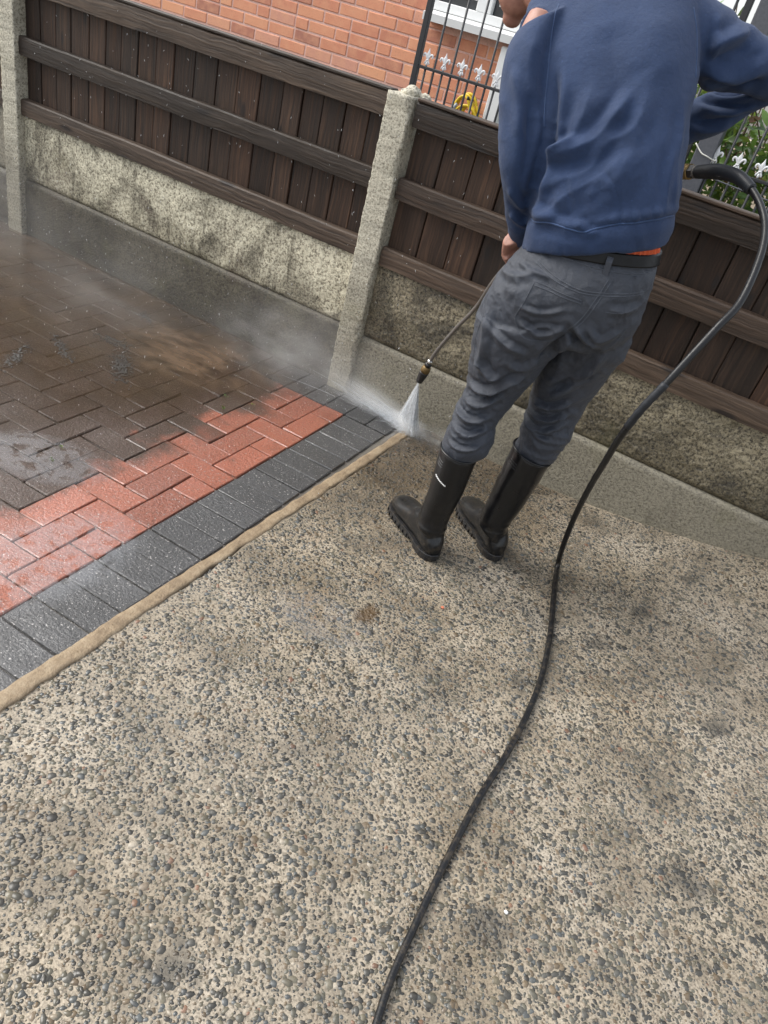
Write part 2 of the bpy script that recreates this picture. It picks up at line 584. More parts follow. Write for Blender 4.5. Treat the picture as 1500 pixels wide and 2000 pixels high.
def build_pebbles():
    pit = 0.0080
    gx, gy = np.meshgrid(np.arange(EDGE_X + 0.008, 1.15, pit), np.arange(0.1, 2.672, pit * 0.87))
    gx[1::2] += pit / 2
    x, y = gx.ravel(), gy.ravel()
    keep = (y > 0.55 * (x + 0.75) - 0.12) & (x < 1.15) & (y > 0.1 - 0.9 * (x + 0.5))
    x, y = x[keep], y[keep]
    x = x + RNG.uniform(-.45, .45, len(x)) * pit
    y = y + RNG.uniform(-.45, .45, len(x)) * pit
    dens = 0.82 + 0.18 * vnoise(np.c_[x * 9, y * 9, x * 0], 4)
    k = RNG.uniform(0, 1, len(x)) < dens
    x, y = x[k], y[k]
    n = len(x)
    r = np.clip(RNG.lognormal(math.log(0.0043), 0.42, n), 0.0018, 0.0105)
    asp = RNG.uniform(0.55, 1.0, n)
    rot = RNG.uniform(0, math.pi, n)
    m = 7
    th = np.linspace(0, 2 * math.pi, m, endpoint=False)[None, :] + RNG.uniform(0, 1, (n, 1))
    jit = 1 + RNG.uniform(-.34, .30, (n, m))
    h = r * RNG.uniform(0.04, 0.13, n)
    ex, ey = np.cos(th) * jit * r[:, None], np.sin(th) * jit * (r * asp)[:, None]
    c, s = np.cos(rot)[:, None], np.sin(rot)[:, None]
    px, py = ex * c - ey * s, ex * s + ey * c
    z0 = drive_z(x, y) + 0.0025 * vnoise(np.c_[x * 4, y * 4, x * 0], 1)
    P = np.zeros((n, 2 * m + 1, 3))
    P[:, :m, 0], P[:, :m, 1], P[:, :m, 2] = x[:, None] + px, y[:, None] + py, (z0 - 0.0012)[:, None]
    P[:, m:2 * m, 0], P[:, m:2 * m, 1] = x[:, None] + px * 0.84, y[:, None] + py * 0.84
    P[:, m:2 * m, 2] = (z0 + h * 0.75)[:, None]
    P[:, 2 * m, 0], P[:, 2 * m, 1], P[:, 2 * m, 2] = x, y, z0 + h
    base = np.arange(n)[:, None, None] * (2 * m + 1)
    j = np.arange(m)
    j2 = (j + 1) % m
    t1 = np.stack([j, j2, j2 + m], -1)
    t2 = np.stack([j, j2 + m, j + m], -1)
    t3 = np.stack([j + m, j2 + m, np.full(m, 2 * m)], -1)
    T = (np.concatenate([t1, t2, t3])[None] + base).reshape(-1, 3)
    me = bpy.data.meshes.new('pebbles')
    me.vertices.add(n * (2 * m + 1))
    me.vertices.foreach_set('co', P.ravel())
    me.loops.add(T.size)
    me.loops.foreach_set('vertex_index', T.ravel().astype(np.int32))
    me.polygons.add(len(T))
    me.polygons.foreach_set('loop_start', np.arange(0, T.size, 3, dtype=np.int32))
    me.polygons.foreach_set('use_smooth', np.ones(len(T), bool))
    pal = np.array([(0.048, 0.046, 0.040), (0.080, 0.078, 0.068), (0.105, 0.10, 0.078), (0.14, 0.125, 0.09), (0.15, 0.115, 0.075), (0.19, 0.155, 0.115), (0.085, 0.092, 0.092), (0.32, 0.28, 0.22), (0.20, 0.12, 0.08)])
    pr = np.array([.20, .19, .17, .15, .09, .07, .10, .02, .01])
    ci = pal[RNG.choice(len(pal), n, p=pr)] * RNG.uniform(0.75, 1.25, (n, 1))
    tint = np.ones((n, 2 * m + 1, 4))
    tint[:, :, :3] = ci[:, None, :]
    tint[:, :m, :3] *= 0.38  # recess shade round each pebble painted into its rim colour, crown lightened
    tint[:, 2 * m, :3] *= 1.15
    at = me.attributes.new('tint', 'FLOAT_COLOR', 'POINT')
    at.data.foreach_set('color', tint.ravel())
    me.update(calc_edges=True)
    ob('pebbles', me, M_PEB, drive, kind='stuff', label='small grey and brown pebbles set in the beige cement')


build_pebbles()

# ------------------------------------------------------------------ block paving
PO, PA, PP = (-1.2339, 0.8376), math.radians(1.3), 0.1025      # origin, turn and module of the block grid
ca, sa = math.cos(PA), math.sin(PA)


def pv(u, v, z=0.0):
    return (PO[0] + ca * u - sa * v, PO[1] + sa * u + ca * v, z)


bedv = [(-9, -6, -0.010), (EDGE_X + 0.01, -6, -0.010), (EDGE_X + 0.01, 2.69, -0.010), (-9, 2.69, -0.010)]
paving = ob('block_paving', mesh('block_paving', bedv, [(0, 1, 2, 3)]), M_JOINT, kind='structure')
GAP = 0.0042
BH = 0.05


def worn(sx, sy, mat, seed):
    """paving block with small chips and uneven edges"""
    me = cbox(sx, sy, BH, 0.0028, 'paving_block')
    r = np.random.default_rng(seed)
    co = get_co(me)
    co += r.normal(0, 0.0008, co.shape)
    k = r.integers(0, len(co))
    near = np.linalg.norm(co - co[k], axis=1) < 0.012
    if co[k][2] > 0:
        co[near, 2] -= 0.0025
    set_co(me, co)
    me.materials.append(mat)
    return me


blk_full = [worn(2 * PP - GAP, PP - GAP, M_RED, k) for k in range(8)]
blk_half = [worn(PP - GAP, PP - GAP, M_RED, 20 + k) for k in range(3)]
blk_edge = [worn(2 * PP - GAP - 0.004, PP - GAP, M_CHAR, 40 + k) for k in range(6)]


def lay(me, u, v, turn=0.0):
    p = pv(u, v, -BH / 2 + random.uniform(-.0022, .0008))
    o = ob('paving_block', random.choice(me), None, paving, p, (random.gauss(0, .008), random.gauss(0, .008), PA + turn + random.gauss(0, .006)))
    return o


def in_view(u, v):
    x, y, _ = pv(u, v)
    return -4.15 < x and y > 0.36 and (x + 1.15) > -1.42 * (y - 0.62) and y < 2.7


for k in range(-3, 16):
    lay(blk_edge, PP, (k + 0.5) * PP)
# herringbone: module cell (i, j); i < 0 lies left of the border course
for i in range(-31, 0):
    for j in range(-4, 16):
        c = (i + j + 2) % 4
        u, v = (i + 0.5) * PP, (j + 0.5) * PP
        if not in_view(u, v):
            continue
        if c == 0:
            if i == -1:
                lay(blk_half, u, v)
            else:
                lay(blk_full, u + PP / 2, v)
        elif c == 2:
            if j + 1 < 16:
                lay(blk_full, u, v + PP / 2, math.pi / 2)
            else:
                lay(blk_half, u, v)
# border course along the foot of the fence
for i in range(-31, 2):
    u, v = (i + 0.5) * PP, 17 * PP
    if in_view(u, v - 0.1):
        lay(blk_edge, u, v, math.pi / 2)

# cream mortar edging between blocks and concrete
ys_ = np.arange(0.3, 2.672, 0.012)
nz_ = lambda s, q: vnoise(np.c_[ys_ * q, ys_ * 0, ys_ * 0], s)
xl = -1.037 - 0.0010 * ys_ + 0.005 * nz_(1, 3) + 0.003 * nz_(2, 30)
xr = -0.992 - 0.003 * ys_ + 0.007 * nz_(3, 3) + 0.004 * nz_(4, 34)
prof = [(0.0, -0.012), (0.03, -0.0005), (0.28, 0.0016), (0.5, 0.0020), (0.72, 0.0026), (0.97, 0.0024), (1.0, -0.012)]
R_ = np.zeros((len(ys_), len(prof), 3))
for q, (t, z) in enumerate(prof):
    R_[:, q, 0] = xl + (xr - xl) * t
    R_[:, q, 1] = ys_
    R_[:, q, 2] = z + (0.0010 * nz_(5 + q, 45) if 0 < q < 6 else 0)
v, f = rings_to_mesh(R_, False, False)
ob('mortar_edging', mesh('mortar_edging', v, [q[::-1] for q in f], True), M_CREAM, kind='structure')


# ------------------------------------------------------------------ concrete gravel boards and posts
def rough_board(x0, x1, z0, z1, yf, thick, mat, amp, freq, label, step=0.008, seed=1, tilt=0.0):
    nx_, nz2 = int((x1 - x0) / step), max(4, int((z1 - z0) / step))
    gx, gz = np.meshgrid(np.linspace(x0, x1, nx_), np.linspace(z0, z1, nz2))
    P = np.c_[gx.ravel() * freq, gz.ravel() * freq, gx.ravel() * 0]
    d = amp * (0.65 * np.abs(vnoise(P, seed)) + 0.35 * vnoise(P * 2.3, seed + 1) + 0.5 * vnoise(P * 0.12, seed + 2))
    rim = np.minimum(np.minimum(gx - x0, x1 - gx), np.minimum(gz - z0, z1 - gz)).ravel()
    d = d * sstep(0, 0.02, rim) - 0.006 * (1 - sstep(0, 0.012, rim))
    zz = gz.ravel() + tilt * (gx.ravel() - x0)
    V = np.c_[gx.ravel(), yf - d, zz].tolist()
    F = [(j * nx_ + i, j * nx_ + i + 1, (j + 1) * nx_ + i + 1, (j + 1) * nx_ + i) for j in range(nz2 - 1) for i in range(nx_ - 1)]
    o = len(V)                                    # body behind the rough face
    rimi = [i for i in range(nx_)] + [j * nx_ + nx_ - 1 for j in range(1, nz2)] + [(nz2 - 1) * nx_ + i for i in range(nx_ - 2, -1, -1)] + [j * nx_ for j in range(nz2 - 2, 0, -1)]
    for i in rimi:
        V.append((V[i][0], yf + thick, V[i][2]))
    m = len(rimi)
    for a in range(m):
        b = (a + 1) % m
        F.append((rimi[b], rimi[a], o + a, o + b))
    F.append(tuple(o + a for a in range(m)))
    me = mesh('gravel_board', V, F, True)
    return ob('gravel_board', me, mat, None, None, None, None, label, 'gravel board', 'concrete gravel boards under the fence')


XL, XM = -3.505, -1.428            # post centres
rough_board(XL + .035, XM - .035, 0.275, 0.572, 2.690, .04, M_GB_PALE, 0.004, 110, 'pale blotched concrete gravel board under the panel left of the middle post', seed=3)
rough_board(XL + .035, XM - .035, -0.1, 0.273, 2.680, .05, M_GB_LOW, 0.0025, 60, 'dark wet gravel board behind the muddy paving left of the middle post', 0.012, 9)
rough_board(XM + .035, 0.95, 0.265, 0.572, 2.690, .04, M_GB_ROUGH, 0.0075, 85, 'rough dark gravel board behind the legs of the man, upper of two', seed=5, step=0.007)
rough_board(XM + .035, 0.95, -0.1, 0.263, 2.678, .05, M_GB_CLEAN, 0.0025, 60, 'smooth grey gravel board at driveway level right of the middle post, lower of two', 0.012, 12)
rough_board(-5.5, XL - .035, 0.275, 0.572, 2.690, .04, M_GB_CLEAN, 0.004, 90, 'pale gravel board at the left edge beyond the left post, upper of two', 0.02, 15)
rough_board(-5.5, XL - .035, -0.1, 0.273, 2.680, .05, M_GB_LOW, 0.003, 60, 'dark stained gravel board at the left edge beyond the left post, lower of two', 0.02, 18)


def concrete_post(x, label, seed, chips, top):
    w, y0, y1 = 0.052, 2.648, 2.765
    rows = 150
    zs = np.linspace(-0.12, top, rows)
    n = 10
    outline = []
    for cx_, cy_, a0 in ((1, -1, -90), (1, 1, 0), (-1, 1, 90), (-1, -1, 180)):
        for q in range(n):
            outline.append((cx_, cy_, math.radians(a0 + 90 * q / (n - 1))))
    R = np.zeros((rows, len(outline), 3))
    ym, hy = (y0 + y1) / 2, (y1 - y0) / 2
    for i, z in enumerate(zs):
        ch = 0.006 + chips * max(0, mnoise.noise((seed, 0, z * 9)) + 0.25 * mnoise.noise((seed, 3, z * 40))) ** 1.2 * 0.055
        for j, (sx, sy, a) in enumerate(outline):
            rr = ch if (sx > 0 and sy < 0) else 0.007
            rr = min(rr, 0.03)
            px = x + sx * (w - rr) + rr * math.cos(a)
            py = ym + sy * (hy - rr) + rr * math.sin(a)
            d = 0.0022 * mnoise.noise((px * 60 + seed, py * 60, z * 60)) + 0.0016 * mnoise.noise((px * 150, py * 150 + seed, z * 150))
            R[i, j] = (px + d * sx, py + d * sy, z)
    v, f = rings_to_mesh(R)
    root = thing('fence_post', label, 'fence post', (0, 0, 0), group='concrete fence posts')
    ob('shaft', mesh('shaft', v, f, True), M_POST, root)
    return root


pm = concrete_post(XM, 'pale chipped concrete fence post with broken top between the two panels', 3.3, 1.0, 1.176)
lv, lf = merge([sphere((XM + 0.012, 2.72, 1.182), (0.030, 0.036, 0.026)), sphere((XM + 0.052, 2.745, 1.172), (0.026, 0.026, 0.020)), sphere((XM - 0.012, 2.73, 1.176), (0.03, 0.03, 0.015))])
lm = remesh(lv, lf, 0.004, 2)
co = get_co(lm)
set_co(lm, co + get_no(lm) * (0.005 * vnoise(co * 70, 4) + 0.003 * vnoise(co * 170, 5))[:, None])
ob('broken_concrete_top', lm, M_POST, pm)
concrete_post(XL, 'grey concrete fence post at the left edge of the photo', 8.1, 0.15, 1.20)


# ------------------------------------------------------------------ fence panels
def fence_panel(x0, x1, label, z_top, tilt, bw, seed, first=0.0):
    rd = random.Random(seed)
    root = thing('wooden_fence', label, 'fence', (x0, 2.69, 0), (0, tilt, 0), 'brown wooden fence panels')
    L = x1 - x0
    x = 0.002
    k = 0
    while x < L - 0.02:
        w = min(bw * rd.uniform(0.9, 1.12), L - 0.002 - x)
        if w > 0.02:
            me = cbox(w - 0.003, 0.016, z_top - 0.03 - 0.574, 0.003, 'board')
            ob('board', me, M_BOARD, root, (x + w / 2, 0.030 + (0.003 if k % 2 else 0) + rd.uniform(-.002, .002), (z_top - 0.03 + 0.574) / 2), (0, rd.gauss(0, .003), rd.gauss(0, .02)))
        x += w
        k += 1
    for nm, za, zb, yy, th in (('top_rail', z_top - 0.092, z_top - 0.012, -0.002, 0.040), ('rail', 0.832, 0.910, 0.001, 0.036), ('bottom_rail', 0.575, 0.648, 0.001, 0.036)):
        n = int(L / 0.05)
        g = [(-th / 2, za), (-th / 2 - 0.002, (za + zb) / 2), (-th / 2, zb - 0.006), (-th / 2 + 0.006, zb), (th / 2, zb + 0.001), (th / 2, za)]
        R = np.zeros((n, len(g), 3))
        for i in range(n):
            xx = 0.006 + (L - 0.012) * i / (n - 1)
            for j, (gy, gz) in enumerate(g):
                R[i, j] = (xx, gy + 0.0015 * mnoise.noise((xx * 9, j, seed)), gz + 0.003 * mnoise.noise((xx * 3, j * .2, za * 9 + seed)) + 0.0012 * mnoise.noise((xx * 30, j, za + seed)))
        v, f = rings_to_mesh(R)
        ob(nm, mesh(nm, v, f), M_RAIL, root)
    me = cbox(L - 0.008, 0.052, 0.012, 0.003, 'cap')
    ob('capping_strip', me, M_RAIL, root, (L / 2, 0.004, z_top - 0.004))
    ob('gap_shade_sheet', cbox(L - 0.03, 0.006, z_top - 0.66, 0.001, 'gap_shade_sheet'), M_BOARD, root, (L / 2, 0.046, (z_top + 0.60) / 2))  # added thin sheet, no real fence part; makes the board gaps look dark
    return root


fence_panel(XL + 0.046, XM - 0.044, 'dark brown wooden fence panel left of the middle post', 1.180, 0.0, 0.105, 1)
fence_panel(XM + 0.044, XM + 2.0, 'dark brown wooden fence panel behind the man', 1.178, 0.012, 0.118, 2)
fence_panel(XL - 1.95, XL - 0.056, 'strip of wooden fence panel beyond the left post', 1.180, 0.0, 0.105, 3)


# ------------------------------------------------------------------ brick house behind the fence
def m_brick():
    g = G('orange_red_brick')
    r = g.rnd()
    col = g.ramp(r, [(0.0, (0.40, 0.17, 0.12)), (0.15, (0.58, 0.23, 0.14)), (0.5, (0.68, 0.29, 0.17)), (0.8, (0.74, 0.36, 0.20)), (1.0, (0.62, 0.30, 0.22))])
    col = g.mix(g.mr(g.noise(16, 4), 0.4, 0.7, 0, 0.5), col, (0.74, 0.38, 0.22))
    col = g.mix(g.mr(g.noise(90, 4, 0.7), 0.56, 0.72, 0, 0.45), col, (0.22, 0.10, 0.08))
    return g.bsdf(color=col, rough=0.8, normal=g.bump(g.noise(120, 4, 0.7), 0.5, 0.003))


M_BRICK = m_brick()
M_BMORT = plain('pink_grey_mortar', (0.78, 0.50, 0.42), 0.85, nscale=90, bump=0.4)
M_WHITE = plain('white_upvc', (0.82, 0.83, 0.82), 0.3, nscale=8, var=0.05)
M_GLASS = plain('dark_window_glass', (0.05, 0.055, 0.06), 0.06, nscale=3)
M_IRON = plain('black_iron', (0.03, 0.031, 0.034), 0.45, nscale=150, bump=0.3)
M_GREYPOST = plain('dark_grey_painted_steel', (0.10, 0.105, 0.12), 0.5, nscale=90)
M_SILVER = plain('white_painted_finial', (0.78, 0.79, 0.80), 0.4, nscale=90, var=0.12)
M_YELLOW = plain('yellow_hose_plastic', (0.72, 0.50, 0.02), 0.4, nscale=60, var=0.2)
M_PALEWALL = plain('pale_cream_render', (0.72, 0.60, 0.46), 0.85, nscale=14, bump=0.4)

HY = 5.0
house = thing('brick_house', 'orange red brick house behind the fence', 'house', (-3.4, HY, 0))
hx = -3.4
wall_me = cbox(3.9, 0.10, 2.1, 0.004, 'wall')
wall = ob('wall', wall_me, M_BMORT, house, (-5.35 + 1.95 - hx - 0.0 + 0.0, 0.064, 0.95))
brick_full = cbox(0.2145, 0.07, 0.0645, 0.004, 'brick_full')
brick_head = cbox(0.1025, 0.07, 0.0645, 0.004, 'brick_head')
for b_ in (brick_full, brick_head):
    b_.materials.append(M_BRICK)
rd = random.Random(5)
WX0, WX1 = -5.35, -2.055
for c in range(0, 12):
    z = 0.865 + c * 0.075
    x = WX1 - (0.0 if c % 2 else 0.0)
    k = 0
    while x > WX0 + 0.1:
        w = 0.1025 if ((c % 2 == 0 and k == 0) or (c % 6 == 4 and k % 2 == 1)) else 0.2145
        cx = x - w / 2
        # the window opening interrupts the upper courses
        if not (z > 1.39 - 0.03 and cx > -2.66 + w / 2 - 0.02) and (z > 1.0 - 0.10 or cx > -3.6):
            ob('brick', brick_full if w > 0.2 else brick_head, None, wall, (cx - hx - wall.location.x, -0.0195 + rd.uniform(-.0018, .0018), z - 0.95), (rd.gauss(0, .004), rd.gauss(0, .006), rd.gauss(0, .004)))
        x -= w + 0.0105
        k += 1
# window: sill, frame, panes, blind slats
win = ob('window', cbox(1.2, 0.06, 0.05, 0.004, 'window'), M_WHITE, house, (-2.02 - hx, -0.012, 1.478))
sv, sf = rings_to_mesh(np.array([[(xx, -0.11, 1.388), (xx, -0.115, 1.43), (xx, -0.03, 1.452), (xx, 0.02, 1.452), (xx, 0.02, 1.388)] for xx in (-2.60 - hx, -1.4 - hx)]))
ob('window_sill', mesh('window_sill', sv, sf), M_WHITE, house)
wl = Vector((-2.02 - hx, -0.012, 1.478))
for xa, xb in ((-2.60, -2.565), (-2.29, -2.19), (-2.02, -1.95)):
    ob('mullion', cbox(xb - xa, 0.062, 0.8, 0.004, 'mullion'), M_WHITE, win, ((xa + xb) / 2 - hx - wl.x, 0, 0.425))
for xa, xb in ((-2.565, -2.29), (-2.19, -2.02), (-1.95, -1.45)):
    ob('pane', cbox(xb - xa, 0.01, 0.8, 0.001, 'pane'), M_GLASS, win, ((xa + xb) / 2 - hx - wl.x, 0.012, 0.425))
    for s in range(14):
        ob('blind_slat', cbox(xb - xa - 0.05, 0.004, 0.018, 0.001, 'blind_slat'), M_WHITE, win, ((xa + xb) / 2 - hx - wl.x + 0.008, -0.002, 0.085 + s * 0.025), (0.25, 0, 0))
# white door and frame beside the wall
door = ob('door', cbox(0.75, 0.06, 1.6, 0.004, 'door'), M_WHITE, house, (-1.66 - hx, 0.03, 0.56))
ob('door_frame', cbox(0.09, 0.10, 1.62, 0.006, 'door_frame'), M_WHITE, door, (-0.34, -0.06, 0.0))
ob('door_frame', cbox(0.09, 0.10, 1.62, 0.006, 'door_frame'), M_WHITE, door, (0.34, -0.06, 0.0))

# yellow hose hung in a coil on the wall
hose_root = thing('hose_coil', 'yellow garden hose hanging in a coil on the brick wall', 'garden hose', (-2.15, 4.90, 0.9))
for k in range(6):
    w, hh, ox = 0.075 + 0.012 * (k % 4), 0.16 + 0.025 * (k % 3), 0.012 * (k - 2.5)
    th = np.linspace(0, 2 * math.pi, 40)
    P = np.c_[ox + w * np.cos(th) * (0.8 + 0.2 * np.sin(th)), -0.02 + 0.012 * (k % 3) + 0.004 * np.cos(3 * th), -0.015 * k + hh * np.sin(th)]
    v, f = tube(P, 0.0085, 8, None, False)
    ob('hose_loop', mesh('hose_loop', v, f, True), M_YELLOW, hose_root)
v, f = tube([(-0.055, -0.05, 0.11), (-0.085, -0.055, 0.05), (-0.105, -0.06, 0.0)], [0.010, 0.012, 0.015], 10, 8)
ob('hose_nozzle', mesh('hose_nozzle', v, f, True), plain('grey_plastic', (0.35, 0.38, 0.40), 0.4), hose_root)
v, f = tube([(0, 0.10, 0.15), (0, -0.03, 0.15), (0, -0.03, 0.165)], 0.008, 8)
ob('wall_hook', mesh('wall_hook', v, f, True), M_IRON, hose_root)


# ------------------------------------------------------------------ iron gate and railing with fleur-de-lis finials
def finial_mesh():
    parts = []
    sp = [(0, 0, 0.030, 0.004, 0, .004), (0, 0, 0.040, 0.007, 0, .0045), (0, 0, 0.058, 0.0125, 0, .005), (0, 0, 0.074, 0.006, 0, .004), (0, 0, 0.090, 0.0008, 0, .0008)]
    parts.append(rings_to_mesh(loft(sp, 14, 10)))
    for s in (-1, 1):
        P = [(0.002 * s, 0, 0.030), (0.010 * s, 0, 0.046), (0.020 * s, 0, 0.058), (0.029 * s, 0, 0.056), (0.031 * s, 0, 0.045), (0.025 * s, 0, 0.040)]
        parts.append(tube(P, [.004, .0055, .006, .0055, .0045, .003], 8, 16))
        P = [(0.002 * s, 0, 0.028), (0.009 * s, 0, 0.020), (0.014 * s, 0, 0.012), (0.012 * s, 0, 0.006)]
        parts.append(tube(P, [.004, .005, .0045, .003], 8, 10))
    parts.append(sphere((0, 0, 0.029), (0.012, 0.007, 0.005), 10, 6))
    parts.append(sphere((0, 0, 0.010), (0.007, 0.007, 0.012), 10, 6))
    v, f = merge(parts)
    return mesh('finial', [tuple(c * 0.88 for c in q) for q in v], f, True)


FIN = finial_mesh()
FIN.materials.append(M_SILVER)


def bar(x, z0, z1, r, parent, nm='bar', mat=None):
    v, f = tube([(x, 0, z0), (x, 0, z1)], r, 8)
    return ob(nm, mesh(nm, v, f, True), mat or M_IRON, parent)


gate = thing('iron_gate', 'tall black iron gate with white fleur de lis finials in front of the brick house', 'gate', (0, 4.0, 0))
ob('gate_stile', cbox(0.03, 0.03, 1.9, 0.003, 'gate_stile'), M_IRON, gate, (-2.097, 0, 0.98))
ob('gate_stile', cbox(0.03, 0.03, 1.9, 0.003, 'gate_stile'), M_IRON, gate, (-0.63, 0, 0.98))
for z in (0.2, 1.195, 1.795):
    ob('gate_rail', cbox(1.44, 0.022, 0.014, 0.002, 'gate_rail'), M_IRON, gate, (-1.3635, 0, z))
k = 0
x = -2.043
while x < -0.66:
    if k % 2 == 0:
        b_ = bar(x, 0.2, 1.205, 0.0062, gate)
        ob('finial', FIN, None, gate, (x, 0, 1.205), (0, 0, 0))
    else:
        bar(x, 0.2, 1.80, 0.0062, gate)
    x += 0.0505
    k += 1
ob('gate_post', cbox(0.085, 0.085, 2.6, 0.004, 'gate_post'), M_GREYPOST, None, (-0.548, 4.02, 1.14), None, None, 'dark grey square steel gate post right of the gate, behind the hose', 'gate post')

rail = thing('iron_railing', 'black iron railing with white fleur de lis finials in front of the hedge', 'railing', (0, 4.0, 0))
for z in (0.25, 1.165):
    ob('railing_bar', cbox(1.6, 0.02, 0.014, 0.002, 'railing_bar'), M_IRON, rail, (0.297, 0, z))
x, k = -0.4985, 0
while x < 1.05:
    if k % 2 == 0:
        bar(x, 0.25, 1.175, 0.0062, rail)
        ob('finial', FIN, None, rail, (x, 0, 1.175))
    else:
        bar(x, 0.25, 1.62, 0.0062, rail)
    x += 0.0518
    k += 1
v, f = tube([(-0.60, 3.97, 1.235), (-0.56, 3.965, 1.205), (-0.53, 3.965, 1.198), (-0.50, 3.98, 1.190), (-0.487, 3.985, 1.192), (-0.50, 4.0, 1.186), (-0.508, 3.985, 1.175), (-0.50, 3.975, 1.15)], 0.0032, 6, 30)
ob('string', mesh('string', v, f, True), plain('white_string', (0.75, 0.74, 0.68), 0.8), None, None, None, None, 'white string tied round the leftmost finial of the railing', 'string')
v, f = tube([(0.297 - 0.95, 4.0, 1.13), (-0.2, 3.98, 1.105), (0.3, 3.98, 1.085), (1.05, 4.0, 1.07)], 0.0035, 6, 20)

ob('cable', mesh('cable', v, f, True), M_GREYPOST, None, None, None, None, 'thin grey cable strung along the railing below the finials', 'cable')


# ------------------------------------------------------------------ hedge
def m_leaf():
    g = G('glossy_hedge_leaf')
    at = g.n('Attribute', attribute_name='tint').outputs['Color']
    b = g.n('BsdfPrincipled', {'Base Color': at, 'Roughness': 0.35})
    t = g.n('BsdfTranslucent', {'Color': g.mix(0.4, at, (0.35, 0.45, 0.05))})
    mx = g.n('MixShader', {0: 0.3, 1: b.outputs[0], 2: t.outputs[0]})
    g.t.links.new(mx.outputs[0], g.o.inputs['Surface'])
    return g.m


def leaves(n, lo, hi, size, seed, dens=None):
    r = np.random.default_rng(seed)
    V, F, C = [], [], []
    pal = np.array([(0.06, 0.13, 0.03), (0.10, 0.19, 0.045), (0.15, 0.26, 0.06), (0.26, 0.34, 0.08), (0.035, 0.075, 0.02), (0.16, 0.07, 0.035), (0.16, 0.22, 0.12)])
    for k in range(n):
        c = r.uniform(lo, hi)
        if dens is not None and r.uniform() > dens(c):
            continue
        L = r.uniform(*size)
        W = L * r.uniform(0.36, 0.5)
        d = r.normal(size=3)
        d[2] = d[2] * 0.5 + 0.35
        d /= np.linalg.norm(d)
        s = np.cross(d, r.normal(size=3))
        s /= np.linalg.norm(s)
        nn = np.cross(s, d)
        prof = ((0, 0.04), (0.25, 0.75), (0.5, 1.0), (0.75, 0.72), (1.0, 0.03))
        o = len(V)
        for t, w in prof:
            mid = c + d * L * t - nn * L * 0.25 * t * t
            V += [mid - s * W / 2 * w + nn * W * 0.18 * w, mid, mid + s * W / 2 * w + nn * W * 0.18 * w]
        for q in range(4):
            a = o + q * 3
            F += [(a, a + 1, a + 4, a + 3), (a + 1, a + 2, a + 5, a + 4)]
        col = pal[r.choice(7, p=[.22, .26, .2, .12, .1, .04, .06])] * r.uniform(0.75, 1.25)
        C += [(*col, 1)] * 15
    me = mesh('leaves', V, F, True)
    at = me.attributes.new('tint', 'FLOAT_COLOR', 'POINT')
    at.data.foreach_set('color', np.array(C, float).ravel())
    return me


M_LEAF = m_leaf()
M_STEM = plain('grey_brown_stem', (0.16, 0.11, 0.075), 0.8, nscale=120)
hedge = thing('hedge', 'leafy green hedge growing behind the railing at the right edge', 'hedge', (0.1, 4.5, 0))


def hd(c):
    top = 1.50 + 0.12 * math.sin(c[0] * 7 + 1) + 0.08 * math.sin(c[0] * 19)
    d = 1.0 if c[2] < top - 0.1 else 0.35 if c[2] < top + 0.05 else 0.03
    return d * (0.55 if c[2] < 1.03 else 1.0)


lm_ = leaves(15000, np.array((-0.85, 4.12, 0.55)), np.array((1.1, 4.75, 1.75)), (0.04, 0.085), 3, hd)
cc = get_co(lm_) - np.array((0.1, 4.5, 0))
set_co(lm_, cc)
ob('leaves', lm_, M_LEAF, hedge, kind='stuff')
rs = random.Random(9)
for k in range(16):
    x0 = -0.9 + k * 0.12 + rs.uniform(-.04, .04)
    P = [(x0, 0, -0.1), (x0 + rs.uniform(-.05, .05), rs.uniform(-.1, .1), 0.5), (x0 + rs.uniform(-.12, .12), rs.uniform(-.25, .1), 1.0), (x0 + rs.uniform(-.2, .2), rs.uniform(-.3, .1), 1.5 + rs.uniform(-.1, .1))]
    v, f = tube(P, [.012, .010, .006, .003], 6, 14)
    ob('stem', mesh('stem', v, f, True), M_STEM, hedge)
ob('rendered_wall', cbox(4.5, 0.2, 1.35, 0.02, 'rendered_wall'), M_PALEWALL, None, (0.9, 6.6, 0.55), None, None, 'pale cream rendered wall glimpsed through the hedge', 'wall')
# thin bare shrub in the upper right corner
shrub = thing('bare_shrub', 'thin bare twigs with a few buds in the upper right corner', 'shrub', (-0.55, 4.9, 0))
for k in range(9):
    x0 = rs.uniform(-.25, .25)
    P = [(x0 * .3, 0, -0.1), (x0 * .6, rs.uniform(-.1, .1), 0.8), (x0, rs.uniform(-.1, .1), 1.5), (x0 * 1.4 + rs.uniform(-.1, .1), rs.uniform(-.15, .15), 2.0 + rs.uniform(0, .3))]
    v, f = tube(P, [.008, .006, .004, .002], 5, 16)
    ob('twig', mesh('twig', v, f, True), M_STEM, shrub)
lm_ = leaves(60, np.array((-0.35, -0.15, 1.45)), np.array((0.35, 0.15, 2.2)), (0.02, 0.05), 8)
ob('leaves', lm_, M_LEAF, shrub, kind='stuff')


